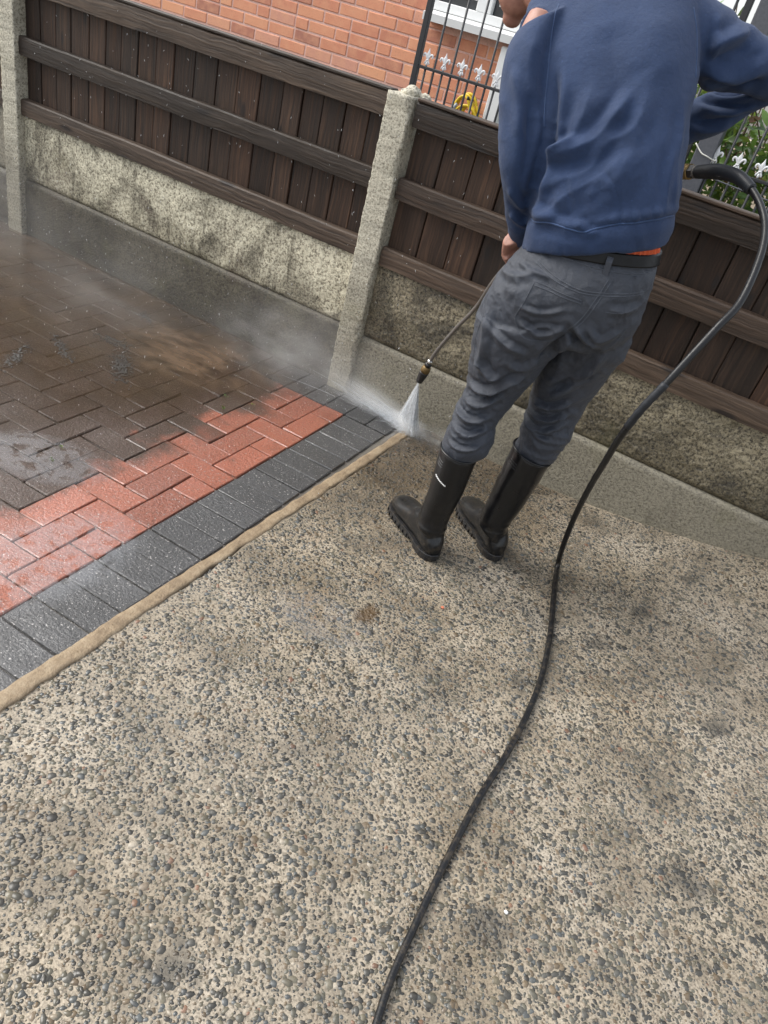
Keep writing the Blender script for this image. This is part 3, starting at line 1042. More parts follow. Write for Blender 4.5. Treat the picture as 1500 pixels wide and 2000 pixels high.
# ------------------------------------------------------------------ the man: sections in his own frame (x right, y away, z up)
HIPS = [(0.036,0.015,1.028,0.166,0.022,0.124),(0.023,-0.000,0.977,0.187,0.036,0.135),(0.013,-0.005,0.896,0.202,0.046,0.142),(0.013,0.000,0.822,0.199,0.046,0.130),]
LEG_L = [(-0.059,-0.030,0.829,0.135,0.024,0.115),(-0.068,-0.030,0.776,0.116,0.020,0.110),(-0.079,-0.010,0.671,0.096,0.004,0.095),(-0.091,-0.000,0.585,0.072,-0.009,0.080),(-0.102,-0.010,0.506,0.065,-0.005,0.078),(-0.103,-0.030,0.427,0.068,-0.004,0.078),(-0.118,-0.035,0.385,0.053,0.000,0.060),(-0.119,-0.035,0.349,0.052,-0.002,0.050),]
LEG_R = [(0.116,0.050,0.853,0.103,0.024,0.115),(0.130,0.055,0.792,0.099,0.012,0.110),(0.117,0.070,0.727,0.095,0.010,0.100),(0.108,0.090,0.647,0.090,0.012,0.090),(0.103,0.100,0.559,0.077,0.003,0.080),(0.108,0.095,0.487,0.073,0.006,0.080),(0.097,0.090,0.412,0.065,-0.004,0.062),(0.090,0.090,0.378,0.056,-0.003,0.050),]
BOOT_L = [(-0.117,-0.035,0.388,0.059,-0.005,0.068),(-0.117,-0.035,0.264,0.054,-0.011,0.060),(-0.126,-0.030,0.157,0.049,-0.004,0.052),(-0.126,-0.030,0.089,0.050,-0.009,0.055),]
BOOT_R = [(0.092,0.090,0.405,0.065,-0.013,0.070),(0.079,0.090,0.276,0.059,-0.020,0.062),(0.062,0.090,0.143,0.049,-0.029,0.053),(0.063,0.090,0.086,0.052,-0.020,0.055),]
TORSO = [(0.035,0.020,1.052,0.173,0.060,0.140),(0.028,0.020,1.094,0.168,0.066,0.145),(0.021,0.030,1.135,0.169,0.065,0.150),(0.001,0.045,1.210,0.173,0.061,0.150),(-0.024,0.075,1.290,0.175,0.064,0.152),(-0.054,0.110,1.377,0.180,0.068,0.150),(-0.093,0.150,1.466,0.182,0.076,0.140),(-0.122,0.190,1.530,0.186,0.080,0.125),(-0.151,0.220,1.578,0.176,0.086,0.100),(-0.224,0.250,1.599,0.099,0.071,0.070),]
BELT = [(0.038,0.015,1.035,0.166,0.022,0.126),(0.033,0.020,1.063,0.165,0.021,0.126),]
UNDER = [(0.034,0.020,1.055,0.163,0.020,0.121),(0.028,0.020,1.083,0.160,0.018,0.119),]
ARM_L = [(-0.274,0.130,1.483,0.051,0.038,0.070),(-0.279,0.100,1.435,0.054,0.032,0.075),(-0.265,0.070,1.367,0.056,0.022,0.075),(-0.244,0.040,1.298,0.055,0.015,0.070),(-0.223,0.020,1.233,0.053,0.013,0.065),(-0.209,0.015,1.175,0.048,0.009,0.062),(-0.189,0.040,1.106,0.042,0.004,0.055),(-0.170,0.090,1.037,0.036,-0.001,0.045),(-0.154,0.140,0.985,0.030,-0.000,0.036),(-0.147,0.160,0.964,0.027,0.001,0.034),]
ARM_R = [(0.069,0.200,1.543,-0.011,0.077,0.085),(0.150,0.220,1.520,-0.017,0.086,0.085),(0.235,0.250,1.509,-0.008,0.064,0.075),(0.317,0.280,1.505,0.003,0.054,0.065),(0.359,0.310,1.485,0.003,0.030,0.055),(0.294,0.340,1.456,-0.018,0.035,0.050),(0.218,0.360,1.394,-0.033,0.040,0.050),(0.149,0.370,1.340,-0.029,0.040,0.048),(0.100,0.360,1.298,-0.022,0.033,0.040),]
FOLD_S = [(0.006,0.02,[(-0.153,1.222),(-0.107,1.261),(-0.093,1.326),(-0.100,1.390)]),
(0.009,0.017,[(-0.149,1.191),(-0.115,1.228),(-0.055,1.280),(-0.024,1.344),(-0.003,1.406)]),
(0.007,0.017,[(-0.145,1.131),(-0.097,1.182),(-0.042,1.221),(-0.019,1.285),(0.024,1.331),(0.023,1.421)]),
(0.006,0.018,[(-0.134,1.086),(-0.100,1.106),(-0.068,1.158),(-0.003,1.223),(0.029,1.298)]),
(0.006,0.012,[(-0.136,1.060),(-0.102,1.083),(-0.044,1.095),(-0.001,1.093)]),
(0.005,0.01,[(-0.031,1.116),(0.006,1.100),(0.037,1.114)]),
(0.004,0.009,[(0.122,1.323),(0.141,1.241),(0.162,1.173)]),
(0.004,0.009,[(0.109,1.403),(0.144,1.286),(0.184,1.180)]),
(-0.01,0.013,[(-0.201,1.406),(-0.173,1.330),(-0.159,1.274),(-0.153,1.222),(-0.150,1.144),(-0.141,1.074)]),
(0.007,0.012,[(-0.142,1.108),(-0.113,1.099),(-0.070,1.110)]),
(0.008,0.012,[(-0.157,1.221),(-0.125,1.241),(-0.096,1.282)]),
(0.0015,0.006,[(0.072,1.175),(0.089,1.142)]),
(0.0015,0.006,[(0.091,1.176),(0.107,1.150)]),
(0.0015,0.006,[(0.116,1.183),(0.130,1.159)]),
(0.0015,0.006,[(0.136,1.194),(0.152,1.166)]),
(0.0015,0.006,[(0.053,1.160),(0.061,1.129)]),
(0.005,0.03,[(0.023,1.161),(0.033,1.255),(0.042,1.344)]),
(0.004,0.03,[(-0.044,1.151),(0.029,1.218),(0.085,1.313)]),
(-0.006,0.05,[(-0.112,1.512),(-0.072,1.437),(-0.025,1.368)]),
]
FOLD_A = [(-0.014,0.013,[(0.132,1.446),(0.173,1.447),(0.211,1.445),(0.249,1.462),(0.291,1.490)]),
(-0.008,0.01,[(0.146,1.417),(0.189,1.414),(0.237,1.414),(0.294,1.436)]),
(0.008,0.012,[(0.156,1.396),(0.215,1.394),(0.278,1.416)]),
(-0.006,0.01,[(0.160,1.358),(0.231,1.382),(0.318,1.419)]),
(-0.006,0.014,[(0.130,1.482),(0.174,1.519),(0.214,1.542)]),
(0.007,0.016,[(0.120,1.515),(0.162,1.543),(0.198,1.573)]),
(0.006,0.014,[(0.133,1.464),(0.196,1.475),(0.243,1.505),(0.273,1.526)]),
(-0.006,0.01,[(0.092,1.582),(0.114,1.531),(0.128,1.477)]),
(0.005,0.012,[(0.170,1.342),(0.228,1.357),(0.264,1.391)]),
]
FOLD_L = [(0.005,0.016,[(-0.297,1.383),(-0.250,1.308),(-0.216,1.226)]),
(-0.004,0.014,[(-0.231,1.313),(-0.197,1.231),(-0.181,1.140)]),
(0.005,0.012,[(-0.215,1.130),(-0.175,1.092),(-0.151,1.088)]),
(0.005,0.01,[(-0.198,1.064),(-0.163,1.044),(-0.142,1.045)]),
(0.004,0.02,[(-0.266,1.453),(-0.253,1.373),(-0.219,1.307)]),
]
FOLD_T = [(0.006,0.012,[(-0.155,0.809),(-0.089,0.783),(-0.018,0.769)]),
(0.006,0.01,[(-0.085,0.852),(-0.013,0.834),(0.045,0.877)]),
(0.01,0.014,[(-0.157,0.710),(-0.095,0.670),(-0.068,0.691)]),
(0.012,0.012,[(-0.162,0.614),(-0.094,0.621),(-0.050,0.666),(0.001,0.716)]),
(0.011,0.011,[(-0.152,0.564),(-0.099,0.573),(-0.059,0.620)]),
(0.01,0.01,[(-0.177,0.527),(-0.112,0.518),(-0.056,0.551)]),
(0.009,0.009,[(-0.157,0.478),(-0.099,0.477),(-0.054,0.512)]),
(0.008,0.008,[(-0.161,0.436),(-0.107,0.433),(-0.053,0.461)]),
(-0.008,0.009,[(-0.146,0.593),(-0.087,0.599),(-0.050,0.640)]),
(-0.014,0.012,[(0.050,0.874),(0.093,0.837),(0.141,0.820)]),
(0.009,0.014,[(0.058,0.600),(0.100,0.659),(0.148,0.754),(0.163,0.833)]),
(0.011,0.01,[(0.027,0.588),(0.085,0.594),(0.142,0.638)]),
(0.01,0.009,[(0.032,0.546),(0.091,0.550),(0.152,0.599)]),
(0.009,0.009,[(0.033,0.513),(0.094,0.514),(0.148,0.558)]),
(0.007,0.008,[(0.024,0.526),(0.080,0.497),(0.127,0.493)]),
(-0.006,0.012,[(0.054,0.652),(0.121,0.703),(0.174,0.749)]),
(0.005,0.012,[(0.093,0.893),(0.133,0.860),(0.182,0.905)]),
(-0.012,0.014,[(0.056,0.871),(0.033,0.811),(0.006,0.743)]),
(0.004,0.008,[(-0.088,0.888),(-0.024,0.891),(0.036,0.924)]),
(0.004,0.008,[(-0.056,0.824),(-0.012,0.857),(0.040,0.866)]),
(0.004,0.008,[(-0.131,0.972),(-0.073,0.973),(-0.028,0.974)]),
(0.005,0.01,[(-0.172,0.933),(-0.117,0.946),(-0.073,0.973)]),
(0.006,0.016,[(-0.172,0.860),(-0.145,0.764),(-0.138,0.665)]),
(0.006,0.014,[(-0.071,0.730),(-0.020,0.723),(0.019,0.772)]),
(0.005,0.012,[(0.116,0.946),(0.160,0.947),(0.200,0.965)]),
(0.004,0.02,[(0.062,0.807),(0.069,0.715),(0.057,0.643)]),
]
SEAM_T = [[(-0.084,0.992),(-0.028,0.974),(0.042,0.966),(0.104,0.974),(0.192,0.994)],
[(-0.082,0.998),(-0.026,0.981),(0.041,0.972),(0.102,0.980),(0.191,0.999)],
[(-0.029,1.024),(0.023,1.025),(0.078,1.028),(0.132,1.032),(0.192,1.042)],
[(0.106,1.013),(0.097,0.971),(0.079,0.907),(0.058,0.872)],
[(0.097,1.013),(0.088,0.971),(0.070,0.908),(0.050,0.874)],
[(-0.071,0.956),(0.057,0.949)],
[(-0.068,0.948),(0.056,0.942)],
[(-0.070,0.954),(-0.078,0.900),(-0.085,0.852),(-0.044,0.816),(0.021,0.831),(0.053,0.880)],
[(0.119,0.938),(0.161,0.946),(0.199,0.969)],
[(0.144,0.824),(0.172,0.855),(0.186,0.907)],
[(-0.185,0.902),(-0.189,0.854),(-0.171,0.813),(-0.172,0.755),(-0.161,0.698)],
]
SEAM_S = [[(-0.244,1.517),(-0.232,1.453),(-0.211,1.383),(-0.193,1.323),(-0.176,1.274)],
[(0.054,1.577),(0.081,1.534),(0.104,1.481),(0.115,1.452)],
]
SEAM_H = [[(-0.135,1.071),(-0.091,1.089),(-0.041,1.094),(-0.002,1.098),(0.023,1.112),(0.065,1.134),(0.108,1.149),(0.167,1.172),(0.185,1.176)],
]
FOOT_L, FOOT_R = ((-0.0805, -0.084), (-0.2841, 0.1612)), ((0.114, 0.0441), (-0.0644, 0.321))
POS, TURN = Vector((-0.47, 1.98, 0)), math.radians(13.353)


def PW(l):
    """point of the man's frame -> world"""
    return POS + Matrix.Rotation(TURN, 3, 'Z') @ Vector(l)


def fabric(name, c, rough, weave, sheen, bumpd=0.0006, worn=None):
    g = G(name)
    a = g.noise(7, 4)
    b = g.noise(weave, 3, 0.7)
    col = g.mix(g.mr(a, 0.3, 0.7), tuple(x * 0.82 for x in c), tuple(x * 1.1 for x in c))
    col = g.mix(g.mr(b, 0.35, 0.7, 0, 0.35), col, tuple(x * 0.6 for x in c))
    col = g.mix(g.mr(g.noise(120, 5, 0.75), 0.42, 0.66, 0, 0.26), col, tuple(x * 0.5 for x in c))
    col = g.mix(g.mr(g.noise(210, 2), 0.70, 0.74, 0, 0.4), col, tuple(x * 2.2 + 0.02 for x in c))
    if worn:
        col = g.mix(g.mr(g.noise(11, 5, 0.6), 0.52, 0.72, 0, 0.32), col, worn)
    h = g.ma('ADD', b, g.ma('MULTIPLY', g.noise(60, 6, 0.7), 2.5))
    return g.bsdf(color=col, rough=rough, sheen=sheen, sheenr=0.4, normal=g.bump(h, 0.6, bumpd * 4))


M_SWEAT = fabric('navy_blue_sweatshirt_fabric', (0.018, 0.041, 0.108), 0.85, 900, 0.08)
M_SEAMS = fabric('navy_seam', (0.028, 0.065, 0.165), 0.7, 900, 0.1)
M_TROU = fabric('grey_work_trouser_cotton', (0.033, 0.040, 0.056), 0.52, 1100, 0.06, worn=(0.050, 0.063, 0.090))
M_SEAMT = fabric('grey_stitching', (0.062, 0.072, 0.092), 0.7, 900, 0.1)
M_BELT = plain('black_leather', (0.006, 0.006, 0.0065), 0.42, nscale=200, bump=0.2, spec=0.25)
M_ORANGE = plain('orange_rib_knit', (0.80, 0.13, 0.035), 0.75, nscale=200)


def m_rubber(name, c, rough, coat=0.3):
    g = G(name)
    a = g.noise(30, 4)
    drops = g.mr(g.vor(170), 0.28, 0.16)
    dust = g.mr(g.noise(60, 5, 0.7), 0.52, 0.75, 0, 0.5)
    col = g.mix(dust, c, tuple(x * 2.0 + 0.003 for x in c))
    mud = g.ma('MULTIPLY', g.mr(g.xyz()[2], 0.16, 0.0), g.mr(g.noise(45, 6, 0.75), 0.5, 0.62))
    col = g.mix(g.ma('MULTIPLY', mud, 0.7), col, (0.06, 0.047, 0.032))
    return g.bsdf(color=col, rough=g.mr(a, 0.3, 0.7, rough - 0.08, rough + 0.12), normal=g.bump(g.ma('ADD', g.noise(220, 3), g.ma('MULTIPLY', drops, 0.5)), 0.3, 0.0015), coat=coat, coatr=0.12, spec=0.3)


M_BOOT = m_rubber('black_boot_rubber', (0.0035, 0.0037, 0.0046), 0.34)
M_SOLE = m_rubber('black_sole_rubber', (0.012, 0.012, 0.013), 0.5)
M_SKIN = None


def m_skin():
    g = G('ruddy_skin')
    a = g.noise(40, 5)
    col = g.mix(g.mr(a, 0.35, 0.7), (0.30, 0.14, 0.10), (0.42, 0.22, 0.165))
    cre = g.noise(1, 5, 0.6, vec=g.map((60, 60, 160)))
    col = g.mix(g.mr(cre, 0.58, 0.75, 0, 0.4), col, (0.28, 0.12, 0.09))
    return g.bsdf(color=col, rough=0.5, sss=0.15, sssr=(0.01, 0.004, 0.002), ssss=0.5, normal=g.bump(g.ma('ADD', cre, g.noise(300, 3)), 0.4, 0.002))


M_SKIN = m_skin()
man = thing('person', 'man in navy sweatshirt, grey trousers and black wellington boots seen from behind', 'person', POS, (0, 0, TURN))


def apply_folds(me, folds, mask=None, ka=1.0, kw=1.0):
    co, no = get_co(me), get_no(me)
    uv = co[:, [0, 2]]
    disp = np.zeros(len(co))
    face = sstep(-0.3, 0.25, -no[:, 1])
    for amp, w, pts in folds:
        amp, w = amp * ka, w * kw
        P = catmull(np.array(pts, float), max(5, 4 * len(pts)))
        seg = np.linalg.norm(np.diff(P, axis=0), axis=1)
        cum = np.r_[0, np.cumsum(seg)]
        lo, hi = P.min(0) - 4 * w, P.max(0) + 4 * w
        idx = np.nonzero(((uv > lo) & (uv < hi)).all(1))[0]
        if not len(idx):
            continue
        q = uv[idx]
        best, tt, sd = np.full(len(idx), 9.0), np.zeros(len(idx)), np.ones(len(idx))
        for k in range(len(P) - 1):
            a, d = P[k], P[k + 1] - P[k]
            L2 = d @ d + 1e-12
            t = np.clip(((q - a) @ d) / L2, 0, 1)
            r = q - a - t[:, None] * d
            dist = np.linalg.norm(r, axis=1)
            up = dist < best
            best[up] = dist[up]
            tt[up] = (cum[k] + t[up] * seg[k]) / cum[-1]
            sd[up] = np.sign(d[0] * r[up, 1] - d[1] * r[up, 0])
        tap = sstep(0, 0.25, tt) * sstep(0, 0.25, 1 - tt) + 0.15
        pr = np.exp(-(best / w) ** 1.35) - 0.55 * np.exp(-((best * sd - 2.0 * w) / (0.9 * w)) ** 2) - 0.25 * np.exp(-((best * sd + 2.2 * w) / w) ** 2)
        disp[idx] += amp * tap * pr
    m = face if mask is None else face * mask(co)
    set_co(me, co + no * (disp * m)[:, None])


def seam(me, lines, mat, parent, rad=0.0016, nm='seam'):
    me.calc_loop_triangles()
    bvh = BVHTree.FromPolygons([tuple(c) for c in get_co(me)], [tuple(p.vertices) for p in me.polygons])
    for ln in lines:
        P = catmull(np.array(ln, float), 8 * len(ln))
        Q = []
        for u, z in P:
            h = bvh.ray_cast(Vector((u, -1.2, z)), Vector((0, 1, 0)))
            if h[0] is not None and (not Q or abs(h[0].y - Q[-1][1]) < 0.05):
                Q.append((h[0].x, h[0].y, h[0].z))
        if len(Q) > 3:
            v, f = tube(Q, rad, 6)
            ob(nm, mesh(nm, v, f, True), mat, parent)


# --- sweatshirt
v, f = merge([rings_to_mesh(loft(TORSO, 80, 56, 2.3)), rings_to_mesh(loft(ARM_L, 60, 36)), rings_to_mesh(loft(ARM_R, 60, 36)),
              tube([(-0.275, 0.13, 1.45), (-0.248, 0.20, 1.475), (-0.20, 0.26, 1.505), (-0.12, 0.28, 1.53)], [.055, .053, .055, .06], 20, 16)])
sw = remesh(v, f, 0.005, 12, 0.6)
co, no = get_co(sw), get_no(sw)
w1 = vnoise(np.c_[(co[:, 0] + co[:, 2] * 0.5) * 13, co[:, 1] * 9, (co[:, 2] - co[:, 0] * 0.5) * 7], 3)
w2 = vnoise(np.c_[(co[:, 0] - co[:, 2] * 0.4) * 26, co[:, 1] * 18, (co[:, 2] + co[:, 0] * .4) * 14], 6)
arm = sstep(0.11, 0.16, co[:, 0]) * sstep(1.3, 1.4, co[:, 2])
slv = sstep(-0.16, -0.2, co[:, 0])
low = sstep(1.16, 1.08, co[:, 2]) * (1 - slv)
w5 = (1 - 2 * np.abs(vnoise(np.c_[(co[:, 0] + co[:, 2]) * 22 + 2 * w1, co[:, 1] * 10, (co[:, 2] - co[:, 0]) * 9], 14))) * sstep(1.42, 1.25, co[:, 2])
w3 = vnoise(np.c_[co[:, 0] * 45, co[:, 1] * 45, co[:, 2] * 8], 9)
set_co(sw, co + no * (0.0028 * w1 + 0.0016 * w2 + 0.005 * arm * w2 + 0.0016 * low * w3 + 0.0022 * w5)[:, None])
apply_folds(sw, FOLD_S, lambda c: 1 - sstep(0.13, 0.19, c[:, 0]) * sstep(1.32, 1.40, c[:, 2]), 1.7, 0.9)
apply_folds(sw, FOLD_A, lambda c: sstep(0.09, 0.13, c[:, 0]), 1.5, 0.9)
apply_folds(sw, FOLD_L, lambda c: sstep(-0.12, -0.16, c[:, 0]), 2.0, 0.8)
co, no = get_co(sw), get_no(sw)
hl = np.array(SEAM_H[0])
dzh = co[:, 2] - np.interp(co[:, 0], hl[:, 0], hl[:, 1])
bk = sstep(-0.1, 0.2, -no[:, 1]) * sstep(-0.16, -0.13, co[:, 0]) * (co[:, 2] < 1.3)
set_co(sw, co + no * (bk * (0.0055 * np.exp(-((dzh - 0.016) / 0.011) ** 2) - 0.0035 * np.exp(-(dzh / 0.0045) ** 2) + 0.0035 * np.exp(-((dzh + 0.03) / 0.02) ** 2)))[:, None])
shirt = ob('sweatshirt', sw, M_SWEAT, man)
seam(sw, SEAM_S, M_SEAMS, shirt, 0.0017)
seam(sw, SEAM_H, M_SEAMS, shirt, 0.0024, 'hem_seam')
nax = np.array((-0.66, 0.58, 0.32))
nax /= np.linalg.norm(nax)
n1 = np.cross(nax, (0, 0, 1))
n1 /= np.linalg.norm(n1)
n2 = np.cross(nax, n1)
v, f = tube([np.array((-0.208, 0.246, 1.505)) + 0.062 * (math.cos(a) * n1 + math.sin(a) * n2) for a in np.linspace(0, 2 * math.pi, 40)], 0.015, 10, None, False)
ob('collar', mesh('collar', v, f, True), M_SWEAT, shirt)

# --- trousers
hips = [(0.033, 0.02, 1.052, 0.162, 0.021, 0.121)] + HIPS + [(0.026, 0.0, 0.792, 0.16, 0.03, 0.08)]
v, f = merge([rings_to_mesh(loft(hips, 50, 56, 2.2)), rings_to_mesh(loft(LEG_L, 60, 40)), rings_to_mesh(loft(LEG_R, 60, 40)),
              sphere((-0.045, -0.062, 0.90), (0.105, 0.085, 0.10), 24, 14), sphere((0.135, -0.005, 0.91), (0.085, 0.10, 0.10), 24, 14)])
tr = remesh(v, f, 0.0036, 12, 0.6)
co, no = get_co(tr), get_no(tr)
bun = sstep(0.66, 0.50, co[:, 2])
w1 = vnoise(np.c_[(co[:, 0] + co[:, 2] * 0.6) * 16, co[:, 1] * 12, (co[:, 2] - co[:, 0] * 0.6) * 12], 3)
w2 = vnoise(np.c_[(co[:, 0] + co[:, 2] * .5) * 30, co[:, 1] * 22, co[:, 2] * 34], 6)
wz = co[:, 2] + 0.035 * vnoise(co * 15, 31) + 0.25 * co[:, 0] * np.sign(vnoise(co * 5, 33))
w3 = 1 - 2 * np.abs(vnoise(np.c_[co[:, 0] * 8 + 3, co[:, 1] * 8, wz * 27], 8)) ** 0.8
w4 = 1 - 2 * np.abs(vnoise(np.c_[(co[:, 0] - co[:, 2]) * 17, co[:, 1] * 14, (co[:, 2] + co[:, 0]) * 26], 18))
w6 = 1 - 2 * np.abs(vnoise(np.c_[(co[:, 0] + 0.7 * co[:, 2]) * 55 + 3 * w1, co[:, 1] * 40, (co[:, 2] - co[:, 0]) * 38], 27))
set_co(tr, co + no * (0.0016 * w1 + 0.0014 * w2 + 0.0038 * bun * w3 + 0.0024 * w4 + 0.0012 * w6)[:, None])
apply_folds(tr, FOLD_T, None, 1.35, 0.7)
trou = ob('trousers', tr, M_TROU, man)
seam(tr, SEAM_T, M_SEAMT, trou, 0.0013)
R = loft([BELT[0], [(a + b) / 2 for a, b in zip(BELT[0], BELT[1])], BELT[1]], 8, 64, 2.2)
cen = R.mean(1, keepdims=True)
v, f = rings_to_mesh(cen + (R - cen) * 1.02)
ob('belt', mesh('belt', v, f, True), M_BELT, man)
R = loft(UNDER, 6, 240, 2.2)
cen = R.mean(1, keepdims=True)
rib = 1.0 + 0.012 * np.sign(np.cos(np.linspace(0, 2 * math.pi, 240, endpoint=False) * 60))
v, f = rings_to_mesh(cen + (R - cen) * rib[None, :, None])
ob('underwear_band', mesh('underwear_band', v, f), M_ORANGE, man, label='orange ribbed band showing above the belt')
for (u, z0, z1, du) in ((0.082, 1.060, 0.985, 0.004), (0.150, 1.035, 0.995, 0.004)):
    R = np.zeros((8, 4, 3))
    for i, t in enumerate(np.linspace(0, 1, 8)):
        y = -0.118 + (u - 0.03) ** 2 * 2.6
        for j, (a, b) in enumerate(((-1, 0), (1, 0), (1, 1), (-1, 1))):
            R[i, j] = (u + du * t + a * 0.0075, y - 0.004 * b + (0.010 if t in (0, 1) else 0) - 0.004, z0 + (z1 - z0) * t)
    v, f = rings_to_mesh(R)
    ob('belt_loop', mesh('belt_loop', v, f), M_TROU, trou)


# --- wellington boots
def boot(shaft, foot, mark):
    h0, t0 = np.array(foot[0]), np.array(foot[1])
    d = (t0 - h0) / np.linalg.norm(t0 - h0)
    L = np.linalg.norm(t0 - h0) - 0.004
    sd = np.array((d[1], -d[0]))
    secs = [(0.004, .020, .060, .018), (.020, .033, .090, .016), (.05, .039, .12, .016), (.085, .040, .14, .016), (.125, .041, .130, .016), (.165, .043, .105, .016), (.205, .047, .088, .016), (.25, .047, .076, .016), (.285, .038, .064, .018), (L - .004, .016, .046, .022)]
    S = catmull(secs, 40)
    t = np.linspace(0, 2 * math.pi, 32, endpoint=False)
    ct, st = np.cos(t), np.sin(t)
    st2 = np.sign(st) * np.abs(st) ** 0.8
    R = np.zeros((40, 32, 3))
    for i, (a, w, zt, zb) in enumerate(S):
        c = h0 + d * a
        R[i, :, 0], R[i, :, 1] = c[0] + sd[0] * w * ct, c[1] + sd[1] * w * ct
        R[i, :, 2] = (zt + zb) / 2 + (zt - zb) / 2 * st2
    top = list(shaft[0])
    v, f = merge([rings_to_mesh(R), rings_to_mesh(loft(shaft, 40, 36))])
    me = remesh(v, f, 0.004, 6, 0.5)
    co, no = get_co(me), get_no(me)
    ank = np.exp(-((co[:, 2] - 0.13) / 0.05) ** 2)
    dd = 0.0022 * ank * vnoise(np.c_[co[:, 0] * 20, co[:, 1] * 20, co[:, 2] * 75], 4) + 0.0012 * vnoise(co * 22, 5)
    band = np.exp(-((co[:, 2] - 0.105) / 0.004) ** 2) * 0.0015
    set_co(me, co + no * (dd + band)[:, None])
    o = ob('boot', me, M_BOOT, man)
    # rim of the shaft
    rim = loft([shaft[0], shaft[0]], 2, 40, resample=False)[0]
    v, f = tube(np.r_[rim, rim[:1]] + np.array((0, 0, 0.002)), 0.0035, 8, None, False)
    ob('rim', mesh('rim', v, f, True), M_BOOT, o)
    # sole: plate, heel block and forefoot block
    A = np.array([0, .012, .04, .085, .12, .16, .21, .255, .29, L - .008, L + .004])
    W = np.array([.012, .030, .041, .042, .039, .043, .050, .0515, .043, .028, .008])
    parts = []

    def slab(a0, a1, z0, z1, grow):
        q = np.linspace(a0, a1, 26)
        ww = np.interp(q, A, W) + grow
        left = [h0 + d * a - sd * w for a, w in zip(q, ww)]
        right = [h0 + d * a + sd * w for a, w in zip(q[::-1], ww[::-1])]
        ring = np.array(left + right)
        R = np.zeros((4, len(ring), 3))
        cen = ring.mean(0)
        for i, (z, s) in enumerate(((z0, .985), (z0 + .002, 1), (z1 - .002, 1), (z1, .985))):
            R[i, :, :2] = cen + (ring - cen) * s
            R[i, :, 2] = z
        return rings_to_mesh(R)
    parts += [slab(-.002, L + .004, .014, .027, .0), slab(0, .085, 0.001, .0155, -.002), slab(.125, L, 0.001, .0155, -.002)]
    for k in range(7):
        a = .135 + k * .025
        parts.append(slab(a, a + .014, 0.0012, .016, .0015))
    v, f = merge(parts)
    ob('sole', mesh('sole', v, f), M_SOLE, o)
    bvh = BVHTree.FromPolygons([tuple(c) for c in get_co(me)], [tuple(p.vertices) for p in me.polygons])

    def on(u, z, y0=-1.2):
        h = bvh.ray_cast(Vector((u, y0, z)), Vector((0, 1, 0)))
        return None if h[0] is None else tuple(h[0])
    c0, s0 = shaft[0], shaft[1]
    for k in range(3):
        z = c0[2] - 0.022 - 0.009 * k
        Q = [on(c0[0] - c0[3] * a, z - 0.010 * (1 - a)) for a in np.linspace(.92, .50, 8)]
        Q = [q for q in Q if q]
        if len(Q) > 3:
            v, f = tube(Q, 0.0018, 6)
            ob('grip_rib', mesh('grip_rib', v, f, True), M_SOLE, o)
    if mark:
        Q = []
        for k, a in enumerate(np.linspace(0, 1, 26)):
            q = on(-0.160 + 0.040 * a, 0.308 - 0.016 * a + 0.0022 * math.sin(k * 1.9))
            if q:
                Q.append((q[0], q[1] - 0.0008, q[2]))
        if len(Q) > 3:
            v, f = tube(Q, 0.0016, 5)
            ob('printed_logo', mesh('printed_logo', v, f, True), plain('white_print', (0.8, 0.8, 0.78), 0.5), o)
    return o


boot(BOOT_L, FOOT_L, True)
boot(BOOT_R, FOOT_R, False)

# --- body: head, neck, trunk, limbs and hands as one skin
HF = np.array((-0.41, 0.65, -0.64))
HF /= np.linalg.norm(HF)
HU = np.array((-0.34, 0.54, 0.77))
HU = HU - HF * (HU @ HF)
HU /= np.linalg.norm(HU)
HS = np.cross(HF, HU)
HC = np.array((-0.395, 0.43, 1.598))
hp = lambda s, fw, up: HC + HS * s + HF * fw + HU * up


def ell(c, rs, rf, ru):
    v, f = sphere((0, 0, 0), 1, 20, 12)
    v = np.array(v)
    return (c + v[:, 0:1] * HS * rs + v[:, 1:2] * HF * rf + v[:, 2:3] * HU * ru).tolist(), f


LANCE_HAND = np.array((-0.1557, 0.19, 0.9242))
GRIP = np.array((0.075, 0.345, 1.215))


def hand(c, axis, wrist, gr):
    """fingers closed round a rod through c along axis"""
    axis = axis / np.linalg.norm(axis)
    w = wrist - c
    w = w - axis * (w @ axis)
    w /= np.linalg.norm(w)
    s = np.cross(axis, w)
    out = []
    R0 = gr + 0.0095
    for k in range(4):
        off = axis * (k - 1.5) * 0.0195
        Ln = (0.88, 1.0, 0.95, 0.78)[k]
        P = [c + off + w * 0.055 + s * 0.014]
        for a in np.linspace(0.55, 0.55 + 3.6 * Ln, 7):
            P.append(c + off + R0 * 1.15 * (math.cos(a) * w + math.sin(a) * s))
        out.append(tube(P, [.0105, .010, .0095, .009, .0088, .0085, .0082, .007], 10, 20))
    P = [c + w * 0.06 - s * 0.006 + axis * 0.03] + [c + axis * 0.036 + R0 * 1.2 * (math.cos(a) * w + math.sin(a) * s) for a in (-0.5, -1.2, -2.0)]
    out.append(tube(P, [.014, .0125, .011, .009], 10, 14))
    pc = c + w * 0.040
    T = [pc + w * 0.055, pc + w * 0.03, pc + w * 0.005, pc - w * 0.012]
    sec = []
    t = np.linspace(0, 2 * math.pi, 20, endpoint=False)
    for p_, a_, b_ in zip(T, (.024, .034, .041, .040), (.019, .017, .015, .011)):
        sec.append([p_ + axis * a_ * math.cos(x) + s * b_ * math.sin(x) for x in t])
    out.append(rings_to_mesh(np.array(sec)))
    out.append(tube([wrist, pc + w * 0.05], [.024, .022], 12, 6))
    return out


